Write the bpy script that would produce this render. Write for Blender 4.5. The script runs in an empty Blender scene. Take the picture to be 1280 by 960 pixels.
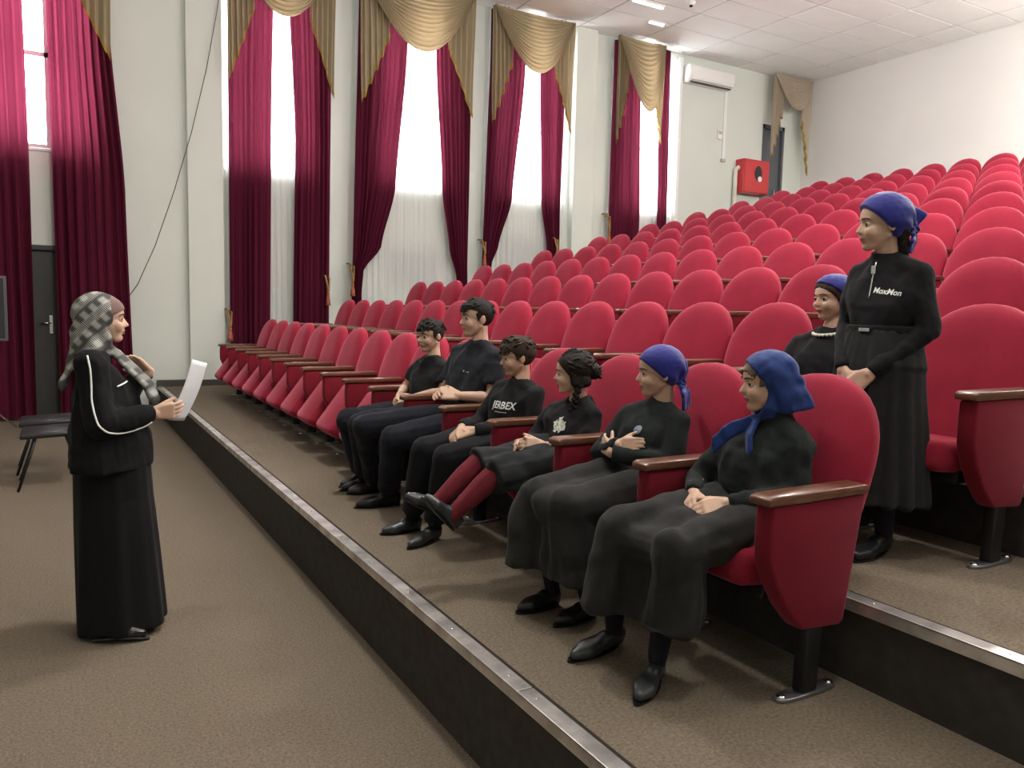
import bpy, bmesh, math, random
import numpy as np
from mathutils import Vector, Matrix, noise
from mathutils.bvhtree import BVHTree
random.seed(7); rng = np.random.default_rng(7)
SC = bpy.context.scene
COL = SC.collection
pi = math.pi

# ------------------------------------------------------------------ camera
CAMZ = 1.569
yaw, pitch, roll = math.radians(30.258), math.radians(5.49), math.radians(1.351)
fw = Vector((math.sin(yaw)*math.cos(pitch), math.cos(yaw)*math.cos(pitch), -math.sin(pitch)))
rt = Vector((math.cos(yaw), -math.sin(yaw), 0)); up = rt.cross(fw)
rt2 = rt*math.cos(roll) + up*math.sin(roll); up2 = up*math.cos(roll) - rt*math.sin(roll)
cam_d = bpy.data.cameras.new('camera'); cam = bpy.data.objects.new('camera', cam_d); COL.objects.link(cam)
cam_d.sensor_width = 36.0; cam_d.lens = 36.0*980.58/1280.0; cam_d.clip_start = 0.05; cam_d.clip_end = 300
M = Matrix.Identity(4)
for i in range(3):
    M[i][0] = rt2[i]; M[i][1] = up2[i]; M[i][2] = -fw[i]
M.translation = (0, 0, CAMZ); cam.matrix_world = M
SC.camera = cam

# ------------------------------------------------------------------ world and exposure
W = bpy.data.worlds.new('overcast_sky'); SC.world = W; W.use_nodes = True
bg = W.node_tree.nodes['Background']; bg.inputs[0].default_value = (0.93, 0.97, 1.0, 1); bg.inputs[1].default_value = 24.0
SC.view_settings.view_transform = 'Standard'; SC.view_settings.look = 'None'
SC.view_settings.gamma = 1.0; SC.view_settings.use_curve_mapping = False
SC.view_settings.exposure = 0.48

# unseen pendant globe lamps, added to brighten the hall; their shades and rods are built with the ceiling below
CEIL = 6.49
ADDED_LAMPS = [(1.6, -3.0), (1.6, 1.0), (1.6, 4.6), (5.4, -3.0), (5.4, 0.6), (5.4, 4.0), (9.0, -3.0), (9.0, 0.6), (9.4, 4.2), (12.6, -3.0), (12.6, 1.0), (12.6, 5.2)]
for (x, y) in ADDED_LAMPS:
    ld = bpy.data.lights.new('added_globe_light', 'POINT'); ld.shadow_soft_size = 0.19; ld.energy = 40 if y < 0 else (135 if x > 12 else (120 if y < 2 else 270)); ld.color = (1.0, 0.965, 0.91)
    lo = bpy.data.objects.new('added_globe_light', ld); COL.objects.link(lo); lo.location = (x, y, CEIL-1.6)

# ------------------------------------------------------------------ materials
def mat(name, col, rough=0.7, metal=0.0, spec=0.4, sheen=0.0, var=0.0, scale=20.0, bump=0.0, bscale=None, sss=0.0, coat=0.0, sheencol=None, stretch=None):
    m = bpy.data.materials.new(name); m.use_nodes = True; nt = m.node_tree; b = nt.nodes['Principled BSDF']
    c = (col[0], col[1], col[2], 1)
    b.inputs['Base Color'].default_value = c; b.inputs['Roughness'].default_value = rough; b.inputs['Metallic'].default_value = metal
    b.inputs['Specular IOR Level'].default_value = spec
    if sheen:
        b.inputs['Sheen Weight'].default_value = sheen; b.inputs['Sheen Roughness'].default_value = 0.4
        if sheencol: b.inputs['Sheen Tint'].default_value = (*sheencol, 1)
    if coat: b.inputs['Coat Weight'].default_value = coat; b.inputs['Coat Roughness'].default_value = 0.15
    if sss:
        b.inputs['Subsurface Weight'].default_value = sss; b.inputs['Subsurface Radius'].default_value = (0.012, 0.005, 0.003); b.inputs['Subsurface Scale'].default_value = 1.0
    tc = None
    def coords():
        nonlocal tc
        if tc is None:
            tc = nt.nodes.new('ShaderNodeTexCoord')
            if stretch:
                mp = nt.nodes.new('ShaderNodeMapping'); mp.inputs['Scale'].default_value = stretch
                nt.links.new(tc.outputs['Object'], mp.inputs[0]); tc = (mp.outputs[0])
            else: tc = tc.outputs['Object']
        return tc
    if var:
        n = nt.nodes.new('ShaderNodeTexNoise'); n.inputs['Scale'].default_value = scale; n.inputs['Detail'].default_value = 5
        nt.links.new(coords(), n.inputs['Vector'])
        r = nt.nodes.new('ShaderNodeValToRGB')
        r.color_ramp.elements[0].position = 0.3; r.color_ramp.elements[1].position = 0.7
        r.color_ramp.elements[0].color = (*[max(0, k*(1-var)) for k in col], 1); r.color_ramp.elements[1].color = (*[min(1, k*(1+var)) for k in col], 1)
        nt.links.new(n.outputs['Fac'], r.inputs[0]); nt.links.new(r.outputs[0], b.inputs['Base Color'])
    if bump:
        n2 = nt.nodes.new('ShaderNodeTexNoise'); n2.inputs['Scale'].default_value = bscale or scale*3; n2.inputs['Detail'].default_value = 4
        nt.links.new(coords(), n2.inputs['Vector'])
        bp = nt.nodes.new('ShaderNodeBump'); bp.inputs['Strength'].default_value = bump; bp.inputs['Distance'].default_value = 0.01
        nt.links.new(n2.outputs['Fac'], bp.inputs['Height']); nt.links.new(bp.outputs[0], b.inputs['Normal'])
    return m

def cloth_trans(name, col, trans, clear=0.0, tcol=None, var=0.0):
    """woven cloth that lets light through: diffuse + translucent (+ open weave)"""
    m = bpy.data.materials.new(name); m.use_nodes = True; nt = m.node_tree
    for n in list(nt.nodes): nt.nodes.remove(n)
    o = nt.nodes.new('ShaderNodeOutputMaterial'); d = nt.nodes.new('ShaderNodeBsdfDiffuse'); t = nt.nodes.new('ShaderNodeBsdfTranslucent')
    d.inputs[0].default_value = (*col, 1); t.inputs[0].default_value = (*(tcol or col), 1)
    if var:
        tc = nt.nodes.new('ShaderNodeTexCoord'); n = nt.nodes.new('ShaderNodeTexNoise'); n.inputs['Scale'].default_value = 60; n.inputs['Detail'].default_value = 4
        nt.links.new(tc.outputs['Object'], n.inputs[0]); r = nt.nodes.new('ShaderNodeValToRGB')
        r.color_ramp.elements[0].color = (*[k*(1-var) for k in col], 1); r.color_ramp.elements[1].color = (*[min(1, k*(1+var)) for k in col], 1)
        nt.links.new(n.outputs['Fac'], r.inputs[0]); nt.links.new(r.outputs[0], d.inputs[0])
    mx = nt.nodes.new('ShaderNodeMixShader'); mx.inputs[0].default_value = trans
    nt.links.new(d.outputs[0], mx.inputs[1]); nt.links.new(t.outputs[0], mx.inputs[2]); last = mx
    if clear:
        tr = nt.nodes.new('ShaderNodeBsdfTransparent'); m2 = nt.nodes.new('ShaderNodeMixShader'); m2.inputs[0].default_value = clear
        nt.links.new(mx.outputs[0], m2.inputs[1]); nt.links.new(tr.outputs[0], m2.inputs[2]); last = m2
    nt.links.new(last.outputs[0], o.inputs[0])
    return m

M_ = {}
M_['wall'] = mat('wall_paint', (0.66, 0.70, 0.645), 0.75, var=0.02, scale=1.5, bump=0.05, bscale=60)
M_['backwall'] = mat('back_wall_paint', (0.78, 0.765, 0.745), 0.75, var=0.02, scale=1.2)
M_['carpet'] = mat('brown_carpet', (0.200, 0.163, 0.121), 0.95, spec=0.1, var=0.30, scale=95, bump=0.7, bscale=240)
M_['riser'] = mat('dark_riser', (0.045, 0.040, 0.036), 0.8, spec=0.2, var=0.2, scale=20)
M_['alu'] = mat('worn_aluminium', (0.68, 0.66, 0.63), 0.36, metal=0.9, var=0.35, scale=9, bump=0.15, bscale=25)
M_['gap'] = mat('dark_edge', (0.02, 0.013, 0.010), 0.9)
M_['chrome'] = mat('chrome', (0.7, 0.7, 0.7), 0.2, metal=1.0)
M_['tile'] = mat('ceiling_tile', (0.88, 0.87, 0.855), 0.8, var=0.02, scale=2.0, bump=0.1, bscale=90)
M_['grid'] = mat('ceiling_grid', (0.45, 0.44, 0.42), 0.6)
M_['base'] = mat('dark_baseboard', (0.05, 0.048, 0.042), 0.5)
M_['seat'] = mat('red_velour', (0.285, 0.016, 0.038), 0.85, spec=0.15, sheen=0.55, sheencol=(1.0, 0.35, 0.45), var=0.10, scale=7, bump=0.12, bscale=160)
M_['panel'] = mat('red_velour_panel', (0.17, 0.009, 0.020), 0.85, spec=0.15, sheen=0.3, sheencol=(1.0, 0.35, 0.45), var=0.08, scale=9, bump=0.1, bscale=180)
M_['shell'] = mat('dark_plywood_shell', (0.06, 0.012, 0.014), 0.5)
M_['wood'] = mat('lacquered_armrest_wood', (0.125, 0.046, 0.023), 0.35, var=0.35, scale=12, coat=0.4, stretch=(2, 14, 14))
M_['black'] = mat('black_steel', (0.010, 0.010, 0.011), 0.45)
M_['curtain'] = cloth_trans('burgundy_velvet', (0.092, 0.012, 0.030), 0.13, tcol=(0.31, 0.040, 0.085), var=0.2)
M_['gold'] = cloth_trans('gold_satin', (0.37, 0.31, 0.20), 0.16, tcol=(0.55, 0.38, 0.22), var=0.08)
M_['palegold'] = cloth_trans('pale_gold_satin', (0.56, 0.48, 0.38), 0.2, var=0.06)
M_['fringe'] = mat('gold_fringe', (0.36, 0.25, 0.06), 0.8, var=0.3, scale=150)
M_['tulle'] = cloth_trans('white_tulle', (0.86, 0.88, 0.86), 0.40, clear=0.22)
M_['rope'] = mat('gold_rope', (0.30, 0.17, 0.06), 0.8, var=0.4, scale=90)
M_['frame'] = mat('white_window_frame', (0.8, 0.8, 0.78), 0.4)
M_['door'] = mat('dark_door', (0.045, 0.045, 0.044), 0.45, var=0.1, scale=5)
M_['greydoor'] = mat('grey_door', (0.11, 0.12, 0.135), 0.5)
M_['steel'] = mat('brushed_steel', (0.30, 0.30, 0.31), 0.35, metal=0.85)
M_['white'] = mat('white_plastic', (0.82, 0.82, 0.80), 0.35)
M_['offwhite'] = mat('offwhite_pipe', (0.72, 0.70, 0.62), 0.4)
M_['firered'] = mat('fire_cabinet_red', (0.46, 0.035, 0.04), 0.35)
M_['darkglass'] = mat('dark_glass', (0.03, 0.03, 0.035), 0.1, spec=0.6)
M_['vinyl'] = mat('black_vinyl', (0.022, 0.021, 0.024), 0.35, spec=0.5, var=0.2, scale=40)
M_['paper'] = mat('white_paper', (0.80, 0.82, 0.86), 0.7)
M_['white_print'] = mat('white_print', (0.85, 0.87, 0.83), 0.6)
gl = bpy.data.materials.new('window_glass'); gl.use_nodes = True; nt = gl.node_tree
for n in list(nt.nodes): nt.nodes.remove(n)
o_ = nt.nodes.new('ShaderNodeOutputMaterial'); t_ = nt.nodes.new('ShaderNodeBsdfTransparent'); g_ = nt.nodes.new('ShaderNodeBsdfGlossy'); x_ = nt.nodes.new('ShaderNodeMixShader')
g_.inputs['Roughness'].default_value = 0.02; x_.inputs[0].default_value = 0.06
nt.links.new(t_.outputs[0], x_.inputs[1]); nt.links.new(g_.outputs[0], x_.inputs[2]); nt.links.new(x_.outputs[0], o_.inputs[0]); M_['glass'] = gl
lm = bpy.data.materials.new('lamp_diffuser'); lm.use_nodes = True; b_ = lm.node_tree.nodes['Principled BSDF']
b_.inputs['Emission Color'].default_value = (1, 0.96, 0.88, 1); b_.inputs['Emission Strength'].default_value = 3.0; M_['lamp'] = lm

M_['opal'] = cloth_trans('opal_glass', (0.9, 0.9, 0.88), 0.5, clear=0.75)
# ------------------------------------------------------------------ mesh helpers
def link(name, me, m=None, parent=None, loc=None):
    o = bpy.data.objects.new(name, me); COL.objects.link(o)
    if m is not None and me is not None:
        if len(me.materials) == 0: me.materials.append(m)
    if parent is not None: o.parent = parent
    if loc is not None: o.location = loc
    return o
def tag(o, label=None, cat=None, group=None, kind=None):
    if label: o['label'] = label
    if cat: o['category'] = cat
    if group: o['group'] = group
    if kind: o['kind'] = kind
    return o
def empty(name, loc, label=None, cat=None, group=None):
    o = bpy.data.objects.new(name, None); COL.objects.link(o); o.location = loc; o.empty_display_size = 0.1
    return tag(o, label, cat, group)
def box_bm(bm, lo, hi, bev=0.0, seg=2):
    r = bmesh.ops.create_cube(bm, size=1.0)
    vs = r['verts']
    for v in vs:
        v.co = Vector(((lo[i]+hi[i])/2 + v.co[i]*(hi[i]-lo[i]) for i in range(3)))
    if bev > 0:
        es = set(e for v in vs for e in v.link_edges)
        bmesh.ops.bevel(bm, geom=list(es), offset=bev, segments=seg, profile=0.5, affect='EDGES')
    return vs
def bm_mesh(bm, name, smooth=False):
    bmesh.ops.recalc_face_normals(bm, faces=bm.faces)
    me = bpy.data.meshes.new(name); bm.to_mesh(me); bm.free()
    if smooth: me.polygons.foreach_set('use_smooth', [True]*len(me.polygons))
    return me
def box(name, lo, hi, m, parent=None, bev=0.0, loc=(0, 0, 0), seg=2, smooth=False):
    bm = bmesh.new(); L = Vector(loc)
    box_bm(bm, Vector(lo)-L, Vector(hi)-L, bev, seg)
    return link(name, bm_mesh(bm, name, smooth), m, parent, loc if parent is None else (loc if any(loc) else None))
def boxes(name, lst, m, parent=None, bev=0.0):
    bm = bmesh.new()
    for lo, hi in lst: box_bm(bm, lo, hi, bev)
    return link(name, bm_mesh(bm, name), m, parent)
def tube_mesh(name, pts, r, seg=8, closed=False, caps=True):
    pts = [Vector(p) for p in pts]; n = len(pts); rs = r if isinstance(r, (list, tuple)) else [r]*n
    bm = bmesh.new(); rings = []
    prev = None
    for i, p in enumerate(pts):
        if closed: t = (pts[(i+1) % n]-pts[i-1]).normalized()
        else: t = (pts[min(i+1, n-1)]-pts[max(i-1, 0)]).normalized()
        if prev is None:
            a = t.orthogonal().normalized()
        else:
            a = (prev - t*prev.dot(t)).normalized()
        prev = a; b = t.cross(a)
        rings.append([bm.verts.new(p + (a*math.cos(2*pi*k/seg)+b*math.sin(2*pi*k/seg))*rs[i]) for k in range(seg)])
    for i in range(n if closed else n-1):
        A, B = rings[i], rings[(i+1) % n]
        for k in range(seg): bm.faces.new((A[k], A[(k+1) % seg], B[(k+1) % seg], B[k]))
    if caps and not closed:
        bm.faces.new(rings[0]); bm.faces.new(rings[-1])
    return bm_mesh(bm, name, True)
def tube(name, pts, r, m, parent=None, seg=8): return link(name, tube_mesh(name, pts, r, seg), m, parent)
def prism_mesh(name, outline, axis, d0, d1, bev=0.0, seg=2):
    """extrude a 2D outline; axis 'y': outline in (x,z); axis 'x': outline in (y,z)"""
    bm = bmesh.new()
    def P(a, b, d): return (a, d, b) if axis == 'y' else ((d, a, b) if axis == 'x' else (a, b, d))
    v0 = [bm.verts.new(P(a, b, d0)) for a, b in outline]; v1 = [bm.verts.new(P(a, b, d1)) for a, b in outline]
    n = len(outline); bm.faces.new(v0); bm.faces.new(list(reversed(v1)))
    for i in range(n): bm.faces.new((v0[i], v0[(i+1) % n], v1[(i+1) % n], v1[i]))
    bmesh.ops.recalc_face_normals(bm, faces=bm.faces)
    if bev:
        es = [e for e in bm.edges if len(e.link_faces) == 2 and e.calc_face_angle(0) > 0.6]
        bmesh.ops.bevel(bm, geom=es, offset=bev, segments=seg, profile=0.5, affect='EDGES')
    return bm_mesh(bm, name, bool(bev))
def grid_mesh(name, fn, nu, nv, smooth=True, closed_u=False):
    vs = [fn(i/(nu-1) if not closed_u else i/nu, j/(nv-1)) for j in range(nv) for i in range(nu)]
    fs = []
    for j in range(nv-1):
        for i in range(nu if closed_u else nu-1):
            a = j*nu+i; b = j*nu+(i+1) % nu; fs.append((a, b, b+nu, a+nu))
    me = bpy.data.meshes.new(name); me.from_pydata([tuple(v) for v in vs], [], fs)
    if smooth: me.polygons.foreach_set('use_smooth', [True]*len(me.polygons))
    return me
ORD = 'zeroth first second third fourth fifth sixth seventh eighth ninth tenth eleventh twelfth thirteenth fourteenth fifteenth sixteenth'.split()

# ------------------------------------------------------------------ the setting
YW = 11.87; XB = 14.0; YN = -7.0; XS = -7.0
T0 = 0.379; RISE = 0.2723; TP = 1.0112
def tz(n): return T0 + RISE*(n-1)
def nx(n): return 1.231 if n == 1 else 2.2302 + TP*(n-2)
fl = box('floor', (XS, YN, -0.2), (1.235, YW, 0.0), M_['carpet']); tag(fl, kind='structure')
for n in range(1, 12):
    x0 = nx(n); x1 = nx(n+1) + 0.01 if n < 11 else XB
    t = box('floor_terrace', (x0, YN, -0.2), (x1, YW, tz(n)), M_['carpet']); tag(t, kind='structure')
    r = box('floor_riser', (x0-0.012, YN, 0.0 if n == 1 else tz(n-1)), (x0, YW, tz(n)-0.006), M_['riser']); tag(r, kind='structure')
    # aluminium nosing in lengths, a dark carpet edge behind it
    tr = box('trim_%d' % n, (x0-0.022, YN, tz(n)-0.034), (x0-0.0121, YW, tz(n)+0.006), M_['alu']); tag(tr, kind='structure')
    L = 1.85; y = 0.15 - 5*L; k = 0
    while y < YW-0.05:
        y1 = min(y+L-0.006, YW)
        p = box('nosing_strip', (x0-0.022, max(y, YN), tz(n)), (x0+0.036, y1, tz(n)+0.007), M_['alu'], tr, bev=0.002)
        if n <= 2 and y1 > 0.3:
            bm = bmesh.new(); yy = y+0.1
            while yy < y1:
                r_ = bmesh.ops.create_uvsphere(bm, u_segments=8, v_segments=5, radius=0.006)
                for v in r_['verts']: v.co = Vector((x0+0.008+v.co.x, yy+v.co.y, tz(n)+0.007+v.co.z*0.5))
                yy += 0.42
            link('screws', bm_mesh(bm, 'screws', True), M_['chrome'], p)['kind'] = 'stuff'
        y += L
    box('carpet_edge', (x0+0.036, YN, tz(n)), (x0+0.052, YW, tz(n)+0.003), M_['gap'], tr)

# window wall with openings -------------------------------------------------
WIN = [(-0.95, 0.47), (2.16, 3.40), (4.42, 5.62), (6.52, 7.84), (9.10, 10.36)]
ZS, ZT = 3.46, 6.25
def wall_grid(name, x0, x1, z0, z1, holes, ya, yb, m, parent=None):
    xs = sorted(set([x0, x1] + [h[0] for h in holes] + [h[1] for h in holes])); zs = sorted(set([z0, z1] + [h[2] for h in holes] + [h[3] for h in holes]))
    bm = bmesh.new()
    for i in range(len(xs)-1):
        for j in range(len(zs)-1):
            cx, cz = (xs[i]+xs[i+1])/2, (zs[j]+zs[j+1])/2
            if any(h[0] < cx < h[1] and h[2] < cz < h[3] for h in holes): continue
            box_bm(bm, (xs[i], ya, zs[j]), (xs[i+1], yb, zs[j+1]))
    bmesh.ops.remove_doubles(bm, verts=bm.verts, dist=1e-5)
    cents = {}
    for f in bm.faces:
        c = f.calc_center_median(); cents.setdefault((round(c.x, 4), round(c.y, 4), round(c.z, 4)), []).append(f)
    dead = [f for l in cents.values() if len(l) > 1 for f in l]
    bmesh.ops.delete(bm, geom=dead, context='FACES')
    return link(name, bm_mesh(bm, name), m, parent)
DOOR1 = (-0.78, 0.30, 0.0, 2.24)
DOOR2 = (12.80, 13.44, tz(11), 5.50)
holes = [(a, b, ZS, ZT) for a, b in WIN]
wl = wall_grid('wall_left', XS, XB, -0.2, CEIL+0.3, holes + [DOOR1, DOOR2], YW, YW+0.30, M_['wall']); tag(wl, kind='structure')
wn_holes = []
wr = wall_grid('wall_right', XS, XB, -0.2, CEIL+0.3, wn_holes, YN-0.3, YN, M_['wall']); tag(wr, kind='structure')
wb = box('wall_back', (XB, YN-0.3, -0.2), (XB+0.2, YW+0.3, CEIL+0.3), M_['backwall']); tag(wb, kind='structure')
ws = box('wall_stage', (XS-0.2, YN-0.3, -0.2), (XS, YW+0.3, CEIL+0.3), M_['wall']); tag(ws, kind='structure')
# pilasters
pl = box('wall_pilaster', (1.63, YW-0.10, T0), (2.10, YW+0.02, CEIL), M_['wall'], bev=0.012); tag(pl, kind='structure')
pl = box('wall_pilaster', (8.00, YW-0.14, 1.0), (8.44, YW+0.02, CEIL), M_['wall'], bev=0.012); tag(pl, kind='structure')
# baseboards
bb = boxes('baseboard_left', [((XS, YW-0.02, 0), (-0.8, YW, 0.08)), ((0.32, YW-0.02, 0), (1.22, YW, 0.08)), ((1.2, YW-0.12, T0), (2.2, YW, T0+0.085))], M_['base']); tag(bb, kind='structure')
for n, (a, b) in enumerate(WIN):
    w = boxes('window_%d' % (n+1), [((a, YW+0.12, ZS), (a+0.06, YW+0.18, ZT)), ((b-0.06, YW+0.12, ZS), (b, YW+0.18, ZT)), ((a, YW+0.12, ZS), (b, YW+0.18, ZS+0.07)), ((a, YW+0.12, ZT-0.07), (b, YW+0.18, ZT))], M_['frame']); tag(w, kind='structure')
    xm = (a+b)/2
    for q in (0.33, 0.67): box('mullion', (a+(b-a)*q-0.03, YW+0.125, ZS+0.05), (a+(b-a)*q+0.03, YW+0.175, ZT-0.05), M_['frame'], w)
    box('transom', (a+0.05, YW+0.125, 4.62), (b-0.05, YW+0.175, 4.68), M_['frame'], w)
    for i in range(3):
        for z0, z1 in ((ZS+0.07, 4.62), (4.68, ZT-0.07)):
            box('pane', (a+(b-a)*i/3+0.03, YW+0.148, z0), (a+(b-a)*(i+1)/3-0.03, YW+0.152, z1), M_['glass'], w)
    box('window_sill', (a-0.04, YW-0.02, ZS-0.04), (b+0.04, YW+0.14, ZS), M_['frame'], w, bev=0.006)
for n, (a, b, c, d) in enumerate(wn_holes):
    w = boxes('window_%d' % (n+6), [((a, YN-0.18, ZS), (a+0.06, YN-0.12, ZT)), ((b-0.06, YN-0.18, ZS), (b, YN-0.12, ZT)), ((a, YN-0.18, ZS), (b, YN-0.12, ZS+0.07)), ((a, YN-0.18, ZT-0.07), (b, YN-0.12, ZT))], M_['frame']); tag(w, kind='structure')
# doors
d1 = box('door_1', (DOOR1[0]+0.05, YW+0.06, 0.0), (DOOR1[1]-0.05, YW+0.11, DOOR1[3]-0.05), M_['door']); tag(d1, kind='structure')
boxes('door_frame', [((DOOR1[0], YW-0.01, 0), (DOOR1[0]+0.06, YW+0.14, DOOR1[3])), ((DOOR1[1]-0.06, YW-0.01, 0), (DOOR1[1], YW+0.14, DOOR1[3])), ((DOOR1[0], YW-0.01, DOOR1[3]-0.06), (DOOR1[1], YW+0.14, DOOR1[3]))], M_['door'], d1)
hp = box('handle_plate', (-0.065, YW+0.045, 1.10), (-0.02, YW+0.06, 1.34), M_['chrome'], d1, bev=0.004)
tube('door_handle', [(-0.045, YW+0.05, 1.24), (-0.045, YW+0.005, 1.24), (-0.16, YW+0.0, 1.24)], 0.01, M_['chrome'], d1)
d2 = box('door_2', (DOOR2[0]+0.05, YW+0.06, DOOR2[2]), (DOOR2[1]-0.05, YW+0.11, DOOR2[3]-0.05), M_['greydoor']); tag(d2, kind='structure')
boxes('door_frame', [((DOOR2[0], YW-0.01, DOOR2[2]), (DOOR2[0]+0.06, YW+0.14, DOOR2[3])), ((DOOR2[1]-0.06, YW-0.01, DOOR2[2]), (DOOR2[1], YW+0.14, DOOR2[3])), ((DOOR2[0], YW-0.01, DOOR2[3]-0.08), (DOOR2[1], YW+0.14, DOOR2[3]))], M_['greydoor'], d2)
tube('door_handle', [(13.24, YW+0.06, 4.20), (13.24, YW+0.02, 4.20), (13.24, YW+0.02, 4.02), (13.24, YW+0.06, 4.02)], 0.014, M_['chrome'], d2)

# ceiling: grid of panels
ce = box('ceiling', (XS, YN, CEIL+0.012), (XB, YW, CEIL+0.3), M_['grid']); tag(ce, kind='structure')
TXS, TYS = 1.31, 0.662
tile_me = None
tile_far = bmesh.new()
for i in range(-13, 4):
    for j in range(-24, 4):
        x0 = 10.66 + TXS*i; y0 = 10.176 + TYS*j
        x1 = min(x0+TXS, XB); y1 = min(y0+TYS, YW); x0c = max(x0, XS); y0c = max(y0, YN)
        if x1-x0c < 0.05 or y1-y0c < 0.05: continue
        g = 0.012
        if x0 >= 2.7 and y0 >= 0.2:
            full = abs(x1-x0-TXS) < 1e-4 and abs(y1-y0-TYS) < 1e-4 and x0c == x0 and y0c == y0
            if full:
                if tile_me is None:
                    bm = bmesh.new(); box_bm(bm, (g, g, 0), (TXS-g, TYS-g, 0.012), 0.004, 1); tile_me = bm_mesh(bm, 'ceiling_tile'); tile_me.materials.append(M_['tile'])
                me = tile_me
            else:
                bm = bmesh.new(); box_bm(bm, (g, g, 0), (x1-x0-g, y1-y0-g, 0.012), 0.004, 1); me = bm_mesh(bm, 'ceiling_tile'); me.materials.append(M_['tile'])
            link('ceiling_tile', me, None, ce, (x0, y0, CEIL))
        else:
            box_bm(tile_far, (x0c+g, y0c+g, CEIL), (x1-g, y1-g, CEIL+0.012))
o = link('ceiling_tile_field', bm_mesh(tile_far, 'ceiling_tile_field'), M_['tile'], ce); o['kind'] = 'stuff'
for i, (x, y) in enumerate(ADDED_LAMPS):  # rods and globes for the added lamps, all out of view
    pw = ('front', 'middle', 'upper', 'rear')[i//3]; pc = ('on the camera side', 'in the middle', 'on the window side')[i % 3]
    e = empty('added_pendant_lamp', (x, y, CEIL), 'added white globe pendant lamp over the %s rows, %s' % (pw, pc), 'lamp', 'added globe pendant lamps')
    tube('lamp_rod', [(0, 0, 0), (0, 0, -1.4)], 0.012, M_['chrome'], e)
    bm = bmesh.new(); bmesh.ops.create_cone(bm, segments=20, radius1=0.05, radius2=0.07, depth=0.04, cap_ends=True, matrix=Matrix.Translation((0, 0, -0.02))); link('lamp_canopy', bm_mesh(bm, 'canopy'), M_['chrome'], e)
    bm = bmesh.new(); bmesh.ops.create_uvsphere(bm, u_segments=24, v_segments=14, radius=0.2, matrix=Matrix.Translation((0, 0, -1.6))); link('lamp_globe', bm_mesh(bm, 'globe', True), M_['opal'], e)
# small ceiling strips seen near the windows
for (x, y, L, w_) in ((8.33, 10.25, 0.32, 'nearer the room'), (9.0, 10.83, 0.17, 'nearer the curtains')):
    e = empty('strip_lamp', (x, y, CEIL), 'slim bright strip lamp on the ceiling, the one %s' % w_, 'lamp', 'strip lamps')
    box('lamp_housing', (-L, -0.05, -0.03), (L, 0.05, 0), M_['frame'], e, bev=0.006)
    box('lamp_tube', (-L+0.02, -0.02, -0.05), (L-0.02, 0.02, -0.03), M_['lamp'], e)
e = empty('smoke_detector', (8.9, 9.88, CEIL), 'small round smoke detector on the ceiling', 'detector')
bm = bmesh.new(); bmesh.ops.create_cone(bm, segments=20, radius1=0.05, radius2=0.075, depth=0.05, cap_ends=True, matrix=Matrix.Translation((0, 0, -0.025))); link('detector_body', bm_mesh(bm, 'd', False), M_['white'], e)
bm = bmesh.new(); bmesh.ops.create_uvsphere(bm, u_segments=12, v_segments=8, radius=0.03, matrix=Matrix.Translation((0, 0, -0.05))); link('detector_dome', bm_mesh(bm, 'd', True), M_['darkglass'], e)
# ------------------------------------------------------------------ curtains
def lerp_tab(tab, z):
    tab = sorted(tab)
    if z <= tab[0][0]: return tab[0][1]
    for (a, x), (b, y) in zip(tab, tab[1:]):
        if z <= b:
            t = (z-a)/(b-a); t = t*t*(3-2*t)*0.5 + t*0.5
            return x+(y-x)*t
    return tab[-1][1]
def floor_at(x):
    z = 0.0
    for n in range(1, 12):
        if x >= nx(n): z = tz(n)
    return z
def drape(name, label, cat, m, L, R, z0, z1, y, pleats, amp, nu=None, nv=40, group=None, seed=0):
    rr = random.Random(seed); ph = [rr.uniform(0, 6.28) for _ in range(4)]
    nu = nu or pleats*8+1
    ox = (lerp_tab(L, z1)+lerp_tab(R, z1))/2
    def fn(u, v):
        z = z0+(z1-z0)*v
        a, b = lerp_tab(L, z), lerp_tab(R, z)
        x = a+(b-a)*(u+0.012*math.sin(u*17+ph[0]+2*v))
        w = 0.75+0.35*math.sin(u*9+ph[1]) 
        d = amp*w*math.sin(2*pi*pleats*u+ph[2]+0.7*math.sin(3*v+ph[3]+u*4)) + 0.3*amp*math.sin(2*pi*pleats*2.3*u+ph[0])
        return (x-ox, y+d-YW, z-z0)
    me = grid_mesh(name, fn, nu, nv)
    o = link(name, me, m, None, (ox, YW, z0)); tag(o, label, cat, group)
    return o
YD = YW-0.17
CUR = M_['curtain']
gd = 'burgundy window curtains'
drape('curtain', 'burgundy velvet curtain at the far left, left of the dark door', 'curtain', CUR, [(0, -1.42), (6.4, -1.42)], [(0, -0.22), (3, -0.22), (6.4, -0.26)], 0.03, 6.42, YD, 9, 0.045, group=gd, seed=1)
drape('curtain', 'burgundy velvet curtain behind the woman, right of the dark door', 'curtain', CUR, [(0, 0.04), (3, 0.02), (6.4, 0.0)], [(0, 0.92), (3.0, 0.86), (5, 0.72), (6.4, 0.68)], 0.03, 6.42, YD, 8, 0.045, group=gd, seed=2)
drape('curtain', 'straight burgundy curtain beside the far end of the front row', 'curtain', CUR, [(0, 2.16), (6.4, 2.17)], [(1.0, 2.72), (4, 2.75), (6.4, 2.80)], 0.42, 6.40, YD, 7, 0.04, group=gd, seed=3)
drape('curtain', 'straight burgundy curtain at the right side of the narrow bright window', 'curtain', CUR, [(1.4, 3.05), (4, 3.09), (6.4, 3.0)], [(1.4, 3.60), (6.4, 3.62)], 0.70, 6.40, YD, 7, 0.04, group=gd, seed=4)
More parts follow.
